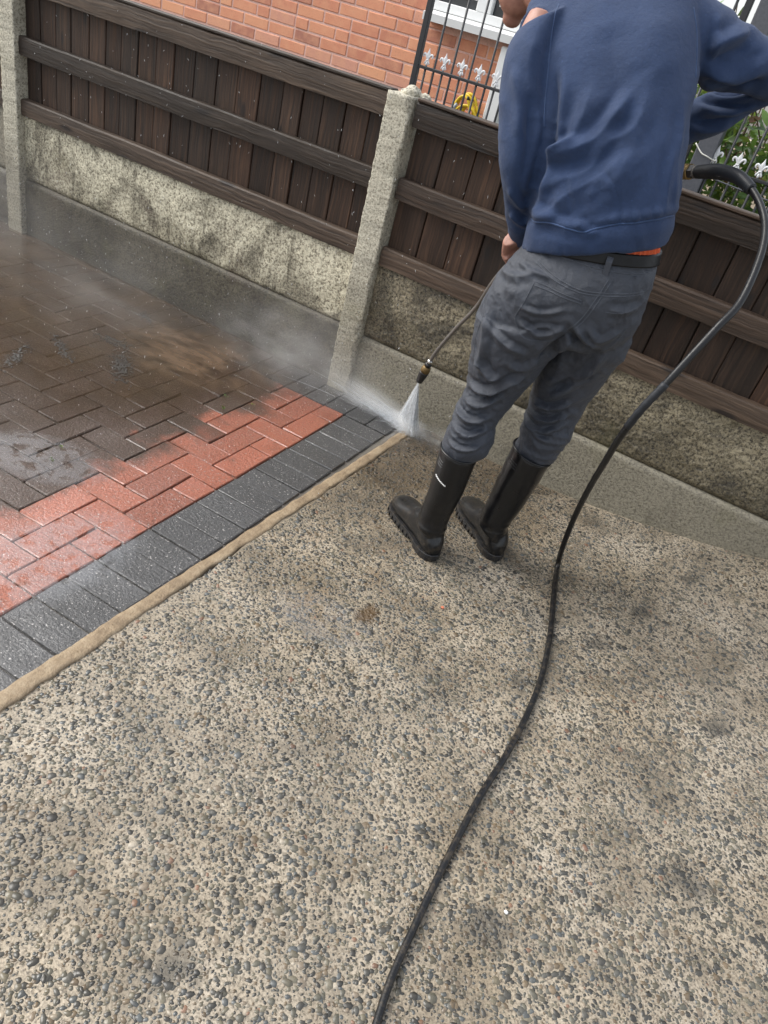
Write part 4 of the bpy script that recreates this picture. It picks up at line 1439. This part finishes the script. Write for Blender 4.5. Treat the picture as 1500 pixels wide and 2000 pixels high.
parts = [ell(hp(0, -0.012, 0.03), .077, .098, .098), ell(hp(0, 0.035, -0.055), .058, .062, .066), ell(hp(0, 0.078, -0.103), .028, .022, .022), ell(hp(0, 0.080, 0.0), .05, .02, .05),
         tube([hp(0, .088, .022), hp(0, .108, -.018), hp(0, .100, -.028)], [.010, .015, .012], 10, 8), ell(hp(0.0, .090, -.060), .024, .010, .008), ell(hp(0, .089, -.072), .022, .010, .007),
         ell(hp(.034, .086, .026), .022, .012, .008), ell(hp(-.034, .086, .026), .022, .012, .008),
         ell(hp(.078, -.010, -.012), .010, .020, .034), ell(hp(-.078, -.010, -.012), .010, .020, .034),
         tube([(-0.20, 0.28, 1.48), (-0.285, 0.345, 1.515), hp(0, -0.03, -0.05)], [.05, .050, .052], 20, 12)]
tc = np.array(TORSO)
tc[:, 3:6] *= 0.72
parts.append(rings_to_mesh(loft(tc, 40, 32)))
hc = np.array(HIPS)
hc[:, 3:6] *= 0.8
parts.append(rings_to_mesh(loft(hc, 20, 32)))
la, ra = np.array(ARM_L)[:, :3], np.array(ARM_R)[:, :3]
lw = np.array((-0.149, 0.163, 0.985))
rw = np.array((0.12, 0.362, 1.308))
parts.append(tube(np.r_[la[:8], [lw]], [.035, .035, .038, .038, .034, .032, .028, .024, .022], 16, 40))
parts.append(tube(np.r_[ra[:7], [rw]], [.035, .032, .028, .02, .016, .018, .02, .02], 16, 40))
for LG, FT in ((LEG_L, FOOT_L), (LEG_R, FOOT_R)):
    l = np.array(LG)[:, :3]
    a = np.array(FT[0]) + (np.array(FT[1]) - np.array(FT[0])) * 0.25
    parts.append(tube(np.r_[l[[1, 3, 5]], [(a[0], a[1], 0.09)], [(*(np.array(FT[0]) * .3 + np.array(FT[1]) * .7), 0.05)]], [.075, .05, .048, .034, .028], 14, 30))
parts += hand(LANCE_HAND, GRIP - LANCE_HAND, lw, 0.010)
parts += hand(GRIP + np.array((-.01, -.005, -.01)), np.array((0.6, -0.25, 0.25)), rw, 0.016)
v, f = merge(parts)
bd = remesh(v, f, 0.0045, 3, 0.5)
ob('body', bd, M_SKIN, man)
M_HAIR = plain('short_grey_hair', (0.16, 0.14, 0.125), 0.7, nscale=400, var=0.6, bump=0.8)
v, f = merge([ell(hp(0, -0.028, 0.042), .080, .092, .095)])
hm = remesh(v, f, 0.004, 2)
co = get_co(hm)
set_co(hm, co + get_no(hm) * (0.0035 * vnoise(co * np.array((160, 160, 60)), 2))[:, None])
ob('hair', hm, M_HAIR, man)
M_EYE = plain('eye_white', (0.7, 0.7, 0.68), 0.2)
for s in (-1, 1):
    v, f = ell(hp(0.032 * s, .088, .010), .012, .010, .008)
    ob('eye', mesh('eye', v, f, True), M_EYE, man)


# ------------------------------------------------------------------ spray lance and gun
M_STEEL = plain('dull_steel', (0.24, 0.225, 0.21), 0.5, 0.6, nscale=120)
M_BRIGHT = plain('bright_steel', (0.65, 0.64, 0.62), 0.25, 1.0, nscale=120)
M_BLACKP = plain('black_plastic', (0.018, 0.018, 0.019), 0.4, nscale=120, bump=0.2)
M_BRASS = plain('worn_brass', (0.36, 0.25, 0.11), 0.42, 0.8, nscale=200, var=0.5)
M_AMBER = plain('dirty_brass_collar', (0.20, 0.13, 0.05), 0.5, 0.5, nscale=300, var=0.5)
lance = thing('spray_lance', 'thin steel pressure washer lance with black nozzle spraying at the foot of the fence', 'spray lance', (-0.977, 2.45, 0.291))
LO = Vector((-0.977, 2.45, 0.291))
rel = lambda P: [tuple(Vector(p) - LO) for p in P]
hw, gw = PW(LANCE_HAND), PW(GRIP)
path = [(-0.950, 2.439, 0.398), (-0.919, 2.40, 0.464), (-0.856, 2.34, 0.581), (-0.788, 2.28, 0.696), tuple(hw), tuple(gw)]
v, f = tube(rel(path), 0.0068, 10, 70)
ob('lance_tube', mesh('lance_tube', v, f, True), M_STEEL, lance)
nd = Vector((0.025, -0.010, 0.099)).normalized()
pt = lambda t: tuple(Vector((-0.977, 2.45, 0.291)) + nd * t)


def turned(nm, prof, mat, n=16):
    """turned piece along the nozzle axis"""
    v, f = tube(rel([pt(t) for t, r in prof]), [r for t, r in prof], n)
    return ob(nm, mesh(nm, v, f, True), mat, lance)


nz = turned('nozzle', [(0.0, .006), (0.0005, .0105), (.004, .0135), (.03, .0165), (.048, .0185), (.052, .0185), (.0525, .010)], M_BLACKP)
turned('nozzle_collar', [(.0528, .010), (.053, .0178), (.062, .0185), (.074, .0165), (.0785, .0125), (.079, .008)], M_AMBER)
turned('lance_nut', [(.0795, .008), (.080, .0135), (.094, .0140), (.0945, .009)], M_BLACKP, 6)
turned('ferrule', [(.095, .009), (.0955, .0115), (.106, .0115), (.110, .008)], M_BRIGHT)
# gun: body, grip, trigger, inlet
con = Vector((-0.337, 2.269, 1.250))
v, f = tube(rel([tuple(gw + (hw - gw) * 0.25), tuple(gw), tuple(gw.lerp(con, 0.35)), tuple(gw.lerp(con, 0.8))]), [.014, .021, .022, .017], 14, 24)
gun = ob('gun_body', mesh('gun_body', v, f, True), M_BLACKP, lance)
v, f = tube(rel([tuple(gw.lerp(con, 0.15) + Vector((0, 0, -0.02))), tuple(gw.lerp(con, 0.3) + Vector((0, 0.01, -0.06))), tuple(gw.lerp(con, 0.35) + Vector((0, 0.01, -0.085)))]), [.007, .006, .006], 8, 10)
ob('trigger', mesh('trigger', v, f, True), M_BLACKP, gun)
prof = [(-.05, .012), (-.012, .016), (-.011, .0195), (-.006, .0195), (-.005, .0178), (-.001, .0178), (0, .0195), (.005, .0195), (.006, .0175), (.010, .0175), (.0105, .0195), (.016, .0195)]
cd = (Vector((-0.288, 2.229, 1.265)) - con).normalized()
v, f = tube(rel([tuple(con + cd * t) for t, r in prof]), [r for t, r in prof], 18)
ob('brass_coupling', mesh('brass_coupling', v, f, True), M_BRASS, lance)
v, f = tube(rel([tuple(con + cd * t) for t in (.016, .0165, .034, .0345)]), [.012, .0175, .0175, .012], 6)
ob('coupling_nut', mesh('coupling_nut', v, f), M_BLACKP, lance)
v, f = tube(rel([tuple(con + cd * t) for t in (.0345, .035, .042, .0425)]), [.012, .0165, .0165, .012], 16)
ob('coupling_ring', mesh('coupling_ring', v, f, True), M_STEEL, lance)

# ------------------------------------------------------------------ black high-pressure hose
M_HOSE = m_rubber('black_hose_rubber', (0.005, 0.0054, 0.0066), 0.42, 0.15)
M_SLEEVE = m_rubber('grey_black_hose_sleeve', (0.013, 0.015, 0.019), 0.55, 0.1)
air = [tuple(con + cd * 0.043), (-0.2555, 2.195, 1.277), (-0.200, 2.150, 1.283), (-0.155, 2.120, 1.269), (-0.113, 2.080, 1.242), (-0.080, 2.029, 1.205), (-0.059, 1.959, 1.150), (-0.051, 1.867, 1.071), (-0.068, 1.807, 1.016),
       (-0.088, 1.765, 0.950), (-0.109, 1.732, 0.879), (-0.133, 1.719, 0.802), (-0.151, 1.749, 0.709), (-0.165, 1.819, 0.599), (-0.182, 1.921, 0.462), (-0.197, 2.050, 0.289), (-0.198, 2.121, 0.137), (-0.192, 2.170, 0.030)]
gnd = [(-0.165, 2.07), (-0.138, 1.976), (-0.089, 1.807), (-0.051, 1.626), (-0.036, 1.464), (-0.033, 1.313), (-0.038, 1.181), (-0.036, 1.061), (-0.030, 0.922), (-0.023, 0.808), (-0.015, 0.714), (0.0, 0.634), (0.04, 0.45), (0.12, 0.2), (0.2, -0.2)]
HP = air + [(x, y, float(drive_z(x, y)) + 0.0105) for x, y in gnd]
hose = thing('pressure_hose', 'black rubber pressure hose looping from the gun down across the concrete to the bottom edge', 'hose', (-0.03, 0.9, 0))
HO = Vector((-0.03, 0.9, 0))
rh = lambda P: [tuple(Vector(p) - HO) for p in P]
v, f = tube(rh(HP), np.interp(np.arange(len(HP)), [0, 18, 28, len(HP)], [.0088, .0088, .0076, .0070]), 16, 360)
ob('hose_tube', mesh('hose_tube', v, f, True), M_HOSE, hose)
v, f = tube(rh(air[:4]), [.0165, .0185, .0165, .0138], 18, 40)
ob('bend_sleeve', mesh('bend_sleeve', v, f, True), M_SLEEVE, hose)
Q = catmull(HP, 360)
a, b = [int(np.argmin(np.linalg.norm(Q - np.array(p), axis=1))) for p in ((-0.109, 1.732, 0.879), (-0.145, 1.735, 0.74))]
v, f = tube(rh([tuple(q) for q in Q[a:b]]), [.0092 + .0010 * abs(math.sin(k * 0.9)) for k in range(b - a)], 14)
ob('tape_wrap', mesh('tape_wrap', v, f, True), M_SLEEVE, hose)

# ------------------------------------------------------------------ water: muddy sheet, puddle, foam, spray, droplets, mist


def m_mud():
    g = G('muddy_water')
    x, y, z = g.xyz()[0:3]
    nA = g.noise(2.6, 4, 0.55)
    nB = g.noise(7, 5, 0.6, vec=g.map((1, 2.2, 1)))
    e = g.ma('ADD', g.mr(x, -1.50, -1.95), g.ma('MULTIPLY', g.ma('SUBTRACT', nA, 0.5), 2.2))
    e = g.ma('ADD', e, g.mr(y, 1.1, 2.0, -0.75, 0.0))
    al = g.mr(e, 0.1, 1.3, 0.0, 0.85)
    al = g.n('Clamp', {0: al}).outputs[0]
    col = g.ramp(nB, [(0.3, (0.040, 0.026, 0.015)), (0.52, (0.060, 0.039, 0.023)), (0.75, (0.095, 0.062, 0.038))])
    silt = g.mr(g.n('VectorMath', {0: g.n('VectorMath', {0: g.pos(), 1: (1, 1.6, 1)}, operation='MULTIPLY').outputs[0], 1: (-1.86, 3.74, 0)}, operation='DISTANCE').outputs['Value'], 0.5, 0.05)
    silt = g.ma('MULTIPLY', silt, g.mr(nB, 0.35, 0.6))
    col = g.mix(g.ma('MULTIPLY', silt, 0.8), col, (0.155, 0.10, 0.063))
    al = g.ma('MINIMUM', g.ma('ADD', al, g.ma('MULTIPLY', silt, 0.5)), 0.92)
    rip = g.noise(38, 3, vec=g.map((1, 2, 1)))
    b = g.n('BsdfPrincipled', {'Base Color': col, 'Roughness': 0.09, 'Alpha': al, 'Normal': g.bump(rip, 0.28, 0.006), 'IOR': 1.33})
    g.t.links.new(b.outputs[0], g.o.inputs['Surface'])
    return g.m


def patch(cx, cy, rx, ry, z, seed, n=64, rough=0.3):
    V, F = [(cx, cy, z)], []
    for rr in (0.5, 1.0):
        for k in range(n):
            a = 2 * math.pi * k / n
            q = 1 + rough * mnoise.noise((math.cos(a) * 1.5 + seed, math.sin(a) * 1.5, seed)) + rough * .5 * mnoise.noise((math.cos(a) * 5 + seed, math.sin(a) * 5, seed))
            V.append((cx + rx * rr * q * math.cos(a), cy + ry * rr * q * math.sin(a), z))
    for k in range(n):
        k2 = (k + 1) % n
        F += [(0, 1 + k, 1 + k2), (1 + k, 1 + n + k, 1 + n + k2, 1 + k2)]
    return V, F


sv = [(-6.5, 0.3, 0.0028), (-1.50, 0.3, 0.0028), (-1.26, 1.2, 0.0028), (-1.24, 2.676, 0.0028), (-6.5, 2.676, 0.0028)]
ob('muddy_water', mesh('muddy_water', sv, [(0, 1, 2, 3, 4)]), m_mud(), kind='stuff', label='sheet of brown muddy water lying over the paving', cat='water')


def m_film():
    g = G('thin_water_film')
    nA = g.noise(22, 4, 0.6)
    x, y, z = g.xyz(g.n('TexCoord').outputs['Object'])[0:3]
    rr = g.ma('ADD', g.ma('MULTIPLY', x, x), g.ma('MULTIPLY', y, y))
    fall = g.mr(rr, 0.85, 0.35)
    al = g.ma('MULTIPLY', g.mr(nA, 0.40, 0.50, 0, 1), fall)
    gl = g.n('BsdfGlossy', {'Color': (1, 1, 1), 'Roughness': 0.05, 'Normal': g.bump(g.noise(70, 3, vec=g.map((1, 2.2, 1))), 0.3, 0.004)})
    tr_ = g.n('BsdfTransparent', {'Color': (0.97, 0.975, 0.98)})
    fc = g.n('LayerWeight', {'Blend': 0.5}).outputs['Facing']
    fr = g.n('Math', {0: g.ma('MULTIPLY', g.ma('POWER', fc, 3.0), 0.7), 1: 0.085}, operation='ADD')
    m1 = g.n('MixShader', {0: fr.outputs[0], 1: tr_.outputs[0], 2: gl.outputs[0]})
    tp = g.n('BsdfTransparent', {'Color': (1, 1, 1)})
    m2 = g.n('MixShader', {0: al, 1: tp.outputs[0], 2: m1.outputs[0]})
    g.t.links.new(m2.outputs[0], g.o.inputs['Surface'])
    return g.m


M_FILM = m_film()
v, f = patch(0, 0, 1, 1, 0, 2.0)
pd = ob('puddle', mesh('puddle', v, f), M_FILM, None, (-0.63, 1.40, 0.0058), (0, 0, 0.1), None, 'shallow clear puddle reflecting the sky on the concrete below the boots', 'puddle')
pd.scale = (0.20, 0.115, 1)
v, f = patch(0, 0, 1, 1, 0, 5.0)
pd = ob('puddle', mesh('puddle', v, f), M_FILM, None, (-1.33, 1.04, 0.0036), (0, 0, 1.4), None, 'clear film of water over the red and charcoal blocks at the left edge', 'puddle')
pd.scale = (0.36, 0.20, 1)
v, f = patch(0, 0, 1, 1, 0, 8.0)
pd = ob('puddle', mesh('puddle', v, f), M_FILM, None, (-1.72, 1.36, 0.0040), (0, 0, 0.3), None, 'rippled film of water over the brown blocks left of the red ones', 'puddle')
pd.scale = (0.26, 0.15, 1)


def foam_mesh(cx, cy, L, W, ang, n, seed):
    r = np.random.default_rng(seed)
    parts = []
    for k in range(int(n * 2.6)):
        t, s = r.normal(0, .42), r.normal(0, .36)
        x = cx + L * t * math.cos(ang) - W * s * math.sin(ang)
        y = cy + L * t * math.sin(ang) + W * s * math.cos(ang)
        q = r.uniform(.0012, .0045)
        parts.append(sphere((x, y, 0.0024), (q * r.uniform(1, 1.8), q, q * 0.22), 8, 5))
    return merge(parts)


M_FOAM = plain('grey_scum', (0.040, 0.035, 0.030), 0.12, nscale=80, var=0.5)
for cx, cy, L, W, ang, n, sd_, lb in ((-2.07, 2.02, .17, .055, -0.75, 150, 1, 'largest clump of wet grey scum on the muddy water'), (-2.24, 2.15, .12, .05, 0.2, 70, 2, 'wet grey scum just above the largest clump'), (-2.30, 1.93, .16, .03, -0.4, 70, 3, 'thin line of wet scum left of the largest clump'),
                                      (-2.33, 1.74, .15, .035, -1.0, 70, 4, 'wet scum at the left edge of the photo'), (-2.37, 2.45, .09, .03, -0.5, 35, 5, 'small wet scum streak near the fence foot')):
    v, f = foam_mesh(0, 0, L, W, ang, n, sd_)
    ob('scum_clump', mesh('scum_clump', v, f, True), M_FOAM, None, (cx, cy, 0.001), None, 'stuff', lb, 'scum', 'clumps of scum on the muddy water')

for x, y, r_, c_, lb in ((-0.402, 1.70, .006, (0.55, 0.16, 0.08), 'tiny orange pebble on the concrete right of the brown stain'), (0.118, 0.965, .005, (0.8, 0.8, 0.78), 'tiny white chip on the concrete right of the hose near the bottom edge')):
    v, f = sphere((0, 0, 0), (r_, r_ * .8, r_ * .6), 8, 6)
    v = [tuple(np.array(q) * (1 + .25 * mnoise.noise((q[0] * 300, q[1] * 300, q[2] * 300 + x)))) for q in v]
    ob('stone_chip', mesh('stone_chip', v, f), plain('chip' + str(x), c_, 0.5), None, (x, y, 0.005), None, None, lb, 'stone')
# sprigs of moss in the joints
for k, (x, y) in enumerate(((-1.66, 2.18), (-1.60, 2.10), (-1.74, 1.45), (-1.70, 1.38), (-1.555, 2.22))):
    lmm = leaves(18, np.array((-.010, -.006, -.004)), np.array((.010, .006, .003)), (.004, .009), 40 + k)
    ob('weed', lmm, M_LEAF, None, (x, y, 0.0), None, 'stuff', ('small green weed in a paving joint, farthest from the camera', 'small green weed in a joint beside the red blocks', 'green weed in a joint amid the brown blocks', 'nearest green weed in a paving joint', 'weed sprig at the corner of a red block')[k], 'weed', 'weeds in the paving joints')


# --- spray fan, splash and mist as volumes, droplets as small streaks
def m_vol(name, dens, nscale, stretch=(1, 1, 1), lo=0.35, hi=0.7, power=1.0, color=(1.0, 1.0, 1.0), cone=False):
    g = G(name)
    ocn = g.n('TexCoord').outputs['Object']
    x, y, z = g.xyz(ocn)[0:3]
    nz = g.noise(1, 4, 0.6, vec=g.map(tuple(nscale * s for s in stretch), ocn))
    if cone:
        # object runs from apex z=0 to z=-1; fades towards its side edge
        fall = g.mr(z, -1.0, -0.02, 0.55, 1.6)
    else:
        gr = g.n('TexGradient', {'Vector': ocn}, gradient_type='SPHERICAL').outputs['Fac']
        fall = g.ma('POWER', gr, power)
    d = g.ma('MULTIPLY', g.ma('MULTIPLY', g.mr(nz, lo, hi), fall), dens)
    vol = g.n('VolumePrincipled', {'Color': color, 'Density': d, 'Anisotropy': 0.2})
    g.t.links.new(vol.outputs[0], g.o.inputs['Volume'])
    return g.m


usph = sphere((0, 0, 0), 1.0, 24, 14)


def puff(name, loc, rad, rot, mat, label):
    me = mesh(name, *usph)
    o = ob(name, me, mat, None, loc, rot, 'stuff', label, 'mist')
    o.scale = rad
    return o


tip = Vector((-0.977, 2.45, 0.291))
base = Vector((-1.035, 2.60, 0.0))
ax = tip - base
Lf = ax.length
zax = ax.normalized()
xax = Vector((0.80, -0.60, 0.0))
xax = (xax - zax * xax.dot(zax)).normalized()
yax = zax.cross(xax)
R = np.zeros((24, 28, 3))
th = np.linspace(0, 2 * math.pi, 28, endpoint=False)
for i, t in enumerate(np.linspace(0.0, 1.0, 24)):
    wx, wy = 0.004 + 0.066 * t ** 0.9, 0.004 + 0.030 * t
    R[i, :, 0], R[i, :, 1], R[i, :, 2] = wx * np.cos(th) / Lf, wy * np.sin(th) / Lf, -t
v, f = rings_to_mesh(R)
ob('water_mist', mesh('spray_core', v, [q[::-1] for q in f], True), m_vol('spray_core', 26, 1, (14, 14, 1.2), 0.2, 0.8, cone=True), None, None, None, 'stuff', 'white core of the water fan below the nozzle', 'mist').matrix_world = Matrix(((xax.x * Lf, yax.x * Lf, zax.x * Lf, tip.x), (xax.y * Lf, yax.y * Lf, zax.y * Lf, tip.y), (xax.z * Lf, yax.z * Lf, zax.z * Lf, tip.z), (0, 0, 0, 1)))


def m_streak():
    g = G('streaming_water')
    d = g.n('BsdfDiffuse', {'Color': g.mix(g.noise(30), (0.78, 0.82, 0.86), (0.92, 0.94, 0.96))})
    t = g.n('BsdfTranslucent', {'Color': (0.9, 0.93, 0.96)})
    m1 = g.n('MixShader', {0: 0.5, 1: d.outputs[0], 2: t.outputs[0]})
    tp = g.n('BsdfTransparent', {'Color': (1, 1, 1)})
    m2 = g.n('MixShader', {0: g.mr(g.noise(45, 3), 0.3, 0.7, 0.2, 0.8), 1: tp.outputs[0], 2: m1.outputs[0]})
    g.t.links.new(m2.outputs[0], g.o.inputs['Surface'])
    return g.m


def streaks():
    r = np.random.default_rng(21)
    V, F = [], []

    def add(a, b, w0, w1, sag=0.0):
        a, b = np.array(a, float), np.array(b, float)
        d = b - a
        s = np.cross(d, (0.31, 0.9, 0.2))
        s /= np.linalg.norm(s) + 1e-9
        t = np.cross(d, s)
        t /= np.linalg.norm(t) + 1e-9
        o = len(V)
        for q, w in ((0, w0), (.5, (w0 + w1) / 2), (1, w1)):
            c = a + d * q + np.array((0, 0, sag * 4 * q * (1 - q)))
            for x in (0, 2.1, 4.2):
                V.append(c + (s * math.cos(x) + t * math.sin(x)) * w)
        for q in (0, 3):
            for x in range(3):
                x2 = (x + 1) % 3
                F.append((o + q + x, o + q + x2, o + q + 3 + x2, o + q + 3 + x))
    tp = np.array(tip)
    bs, X_, Y_ = np.array(base), np.array(xax), np.array(yax)
    for k in range(520):                                   # the fan itself
        q = r.uniform(-1, 1)
        e = bs + X_ * 0.078 * q + Y_ * r.normal(0, 0.012)
        e[2] = 0.004
        t0 = r.uniform(0, 0.6)
        t1 = min(1.0, t0 + r.uniform(0.2, 0.5))
        add(tp + (e - tp) * t0, tp + (e - tp) * t1, 0.0004 + 0.0008 * t0, 0.0004 + 0.0012 * t1)
    for k in range(820):                                   # water thrown along the foot of the fence
        a = np.array((-1.04 + r.normal(0, .03), 2.615 + r.normal(0, .018), 0.006 + abs(r.normal(0, .008))))
        ang = r.normal(math.pi - 0.03, 0.13)
        el = abs(r.normal(0.0, 0.09))
        L = r.gamma(2.4, 0.07)
        dv = np.array((math.cos(ang) * math.cos(el), math.sin(ang) * math.cos(el), math.sin(el)))
        t0 = r.uniform(0, 0.7)
        p0, p1 = a + dv * L * t0, a + dv * L * min(1, t0 + r.uniform(.12, .4))
        p0[1], p1[1] = min(p0[1], 2.668), min(p1[1], 2.668)
        add(p0, p1, 0.0009, 0.0004, 0.002)
    for k in range(260):                                   # splash to every side
        a = np.array((-1.03 + r.normal(0, .035), 2.60 + r.normal(0, .02), 0.006))
        ang, el, L = r.uniform(-0.6, 2 * math.pi - 0.6), abs(r.normal(0.15, 0.2)), r.gamma(2.0, 0.018)
        dv = np.array((math.cos(ang) * math.cos(el), math.sin(ang) * math.cos(el), math.sin(el)))
        p1 = a + dv * L
        p1[1] = min(p1[1], 2.668)
        add(a + dv * L * .3, p1, 0.0008, 0.0005)
    return mesh('water_spray', V, F, True)


ob('water_spray', streaks(), m_streak(), None, None, None, 'stuff', 'white fan of water shooting from the nozzle and splashing left along the fence foot', 'water spray')
puff('splash', (-1.04, 2.60, 0.02), (0.13, 0.07, 0.06), (0, 0, -0.2), m_vol('splash_core', 130, 4, lo=0.25, hi=0.75, power=2.0), 'bright splash where the water jet hits the ground')
puff('splash_jet', (-1.22, 2.62, 0.03), (0.34, 0.075, 0.09), (0, 0.10, -0.05), m_vol('jet', 62, 1, (2.0, 8, 8), 0.36, 0.7, 1.8), 'white jet of water thrown left along the foot of the fence')
puff('splash_mist', (-0.87, 2.58, 0.03), (0.20, 0.10, 0.06), (0, 0, 0.1), m_vol('jet2', 14, 3, lo=0.35, hi=0.75, power=1.5), 'faint spray drifting right towards the left boot')
puff('water_mist', (-1.58, 2.50, 0.14), (0.55, 0.24, 0.28), (0, -0.1, 0), m_vol('mist_a', 4.0, 3.4, lo=0.36, hi=0.72, power=1.5), 'grey mist in front of the foot of the middle post')
puff('water_mist', (-2.35, 2.15, 0.20), (0.75, 0.45, 0.30), (0, 0, 0), m_vol('mist_b', 0.6, 3.0, lo=0.36, hi=0.72, power=1.2), 'thin mist hanging over the muddy paving')
puff('water_mist', (-3.15, 2.25, 0.28), (0.60, 0.35, 0.40), (0, 0, 0), m_vol('mist_c', 0.55, 2.6, lo=0.36, hi=0.72, power=1.2), 'thin mist around the foot of the left post')


def droplets():
    r = np.random.default_rng(4)
    V, F = [], []
    n = 900
    for k in range(n):
        if k < 480:
            c = np.array((r.uniform(-3.6, -0.7), 2.60 - abs(r.normal(0, 0.30)), r.uniform(0.03, 1.2)))
        elif k < 750:
            c = np.array((r.uniform(-3.4, -1.2), r.uniform(1.3, 2.6), abs(r.normal(0.0, 0.22)) + 0.01))
        else:
            c = np.array((r.normal(-1.15, 0.25), r.uniform(2.3, 2.66), abs(r.normal(0.05, 0.12)) + 0.01))
        L = r.uniform(0.0018, 0.0060)
        w = r.uniform(0.0004, 0.0009)
        d = np.array((r.normal(-0.15, .45), r.normal(0, .35), 1.0))
        d /= np.linalg.norm(d)
        s = np.cross(d, (0.3, 1, 0.2))
        s /= np.linalg.norm(s)
        t = np.cross(d, s)
        o = len(V)
        V += [c - d * L, c + s * w, c + t * w, c - s * w, c - t * w, c + d * L]
        for a, b in ((1, 2), (2, 3), (3, 4), (4, 1)):
            F += [(o, o + b, o + a), (o + 5, o + a, o + b)]
    return mesh('water_droplets', V, F, True)


g = G('falling_droplet')
g.bsdf(color=g.mix(g.noise(50), (0.6, 0.62, 0.64), (0.85, 0.87, 0.88)), rough=0.2)
ob('water_droplets', droplets(), g.m, kind='stuff', label='fine white droplets flying in front of the fence and paving', cat='water droplets')
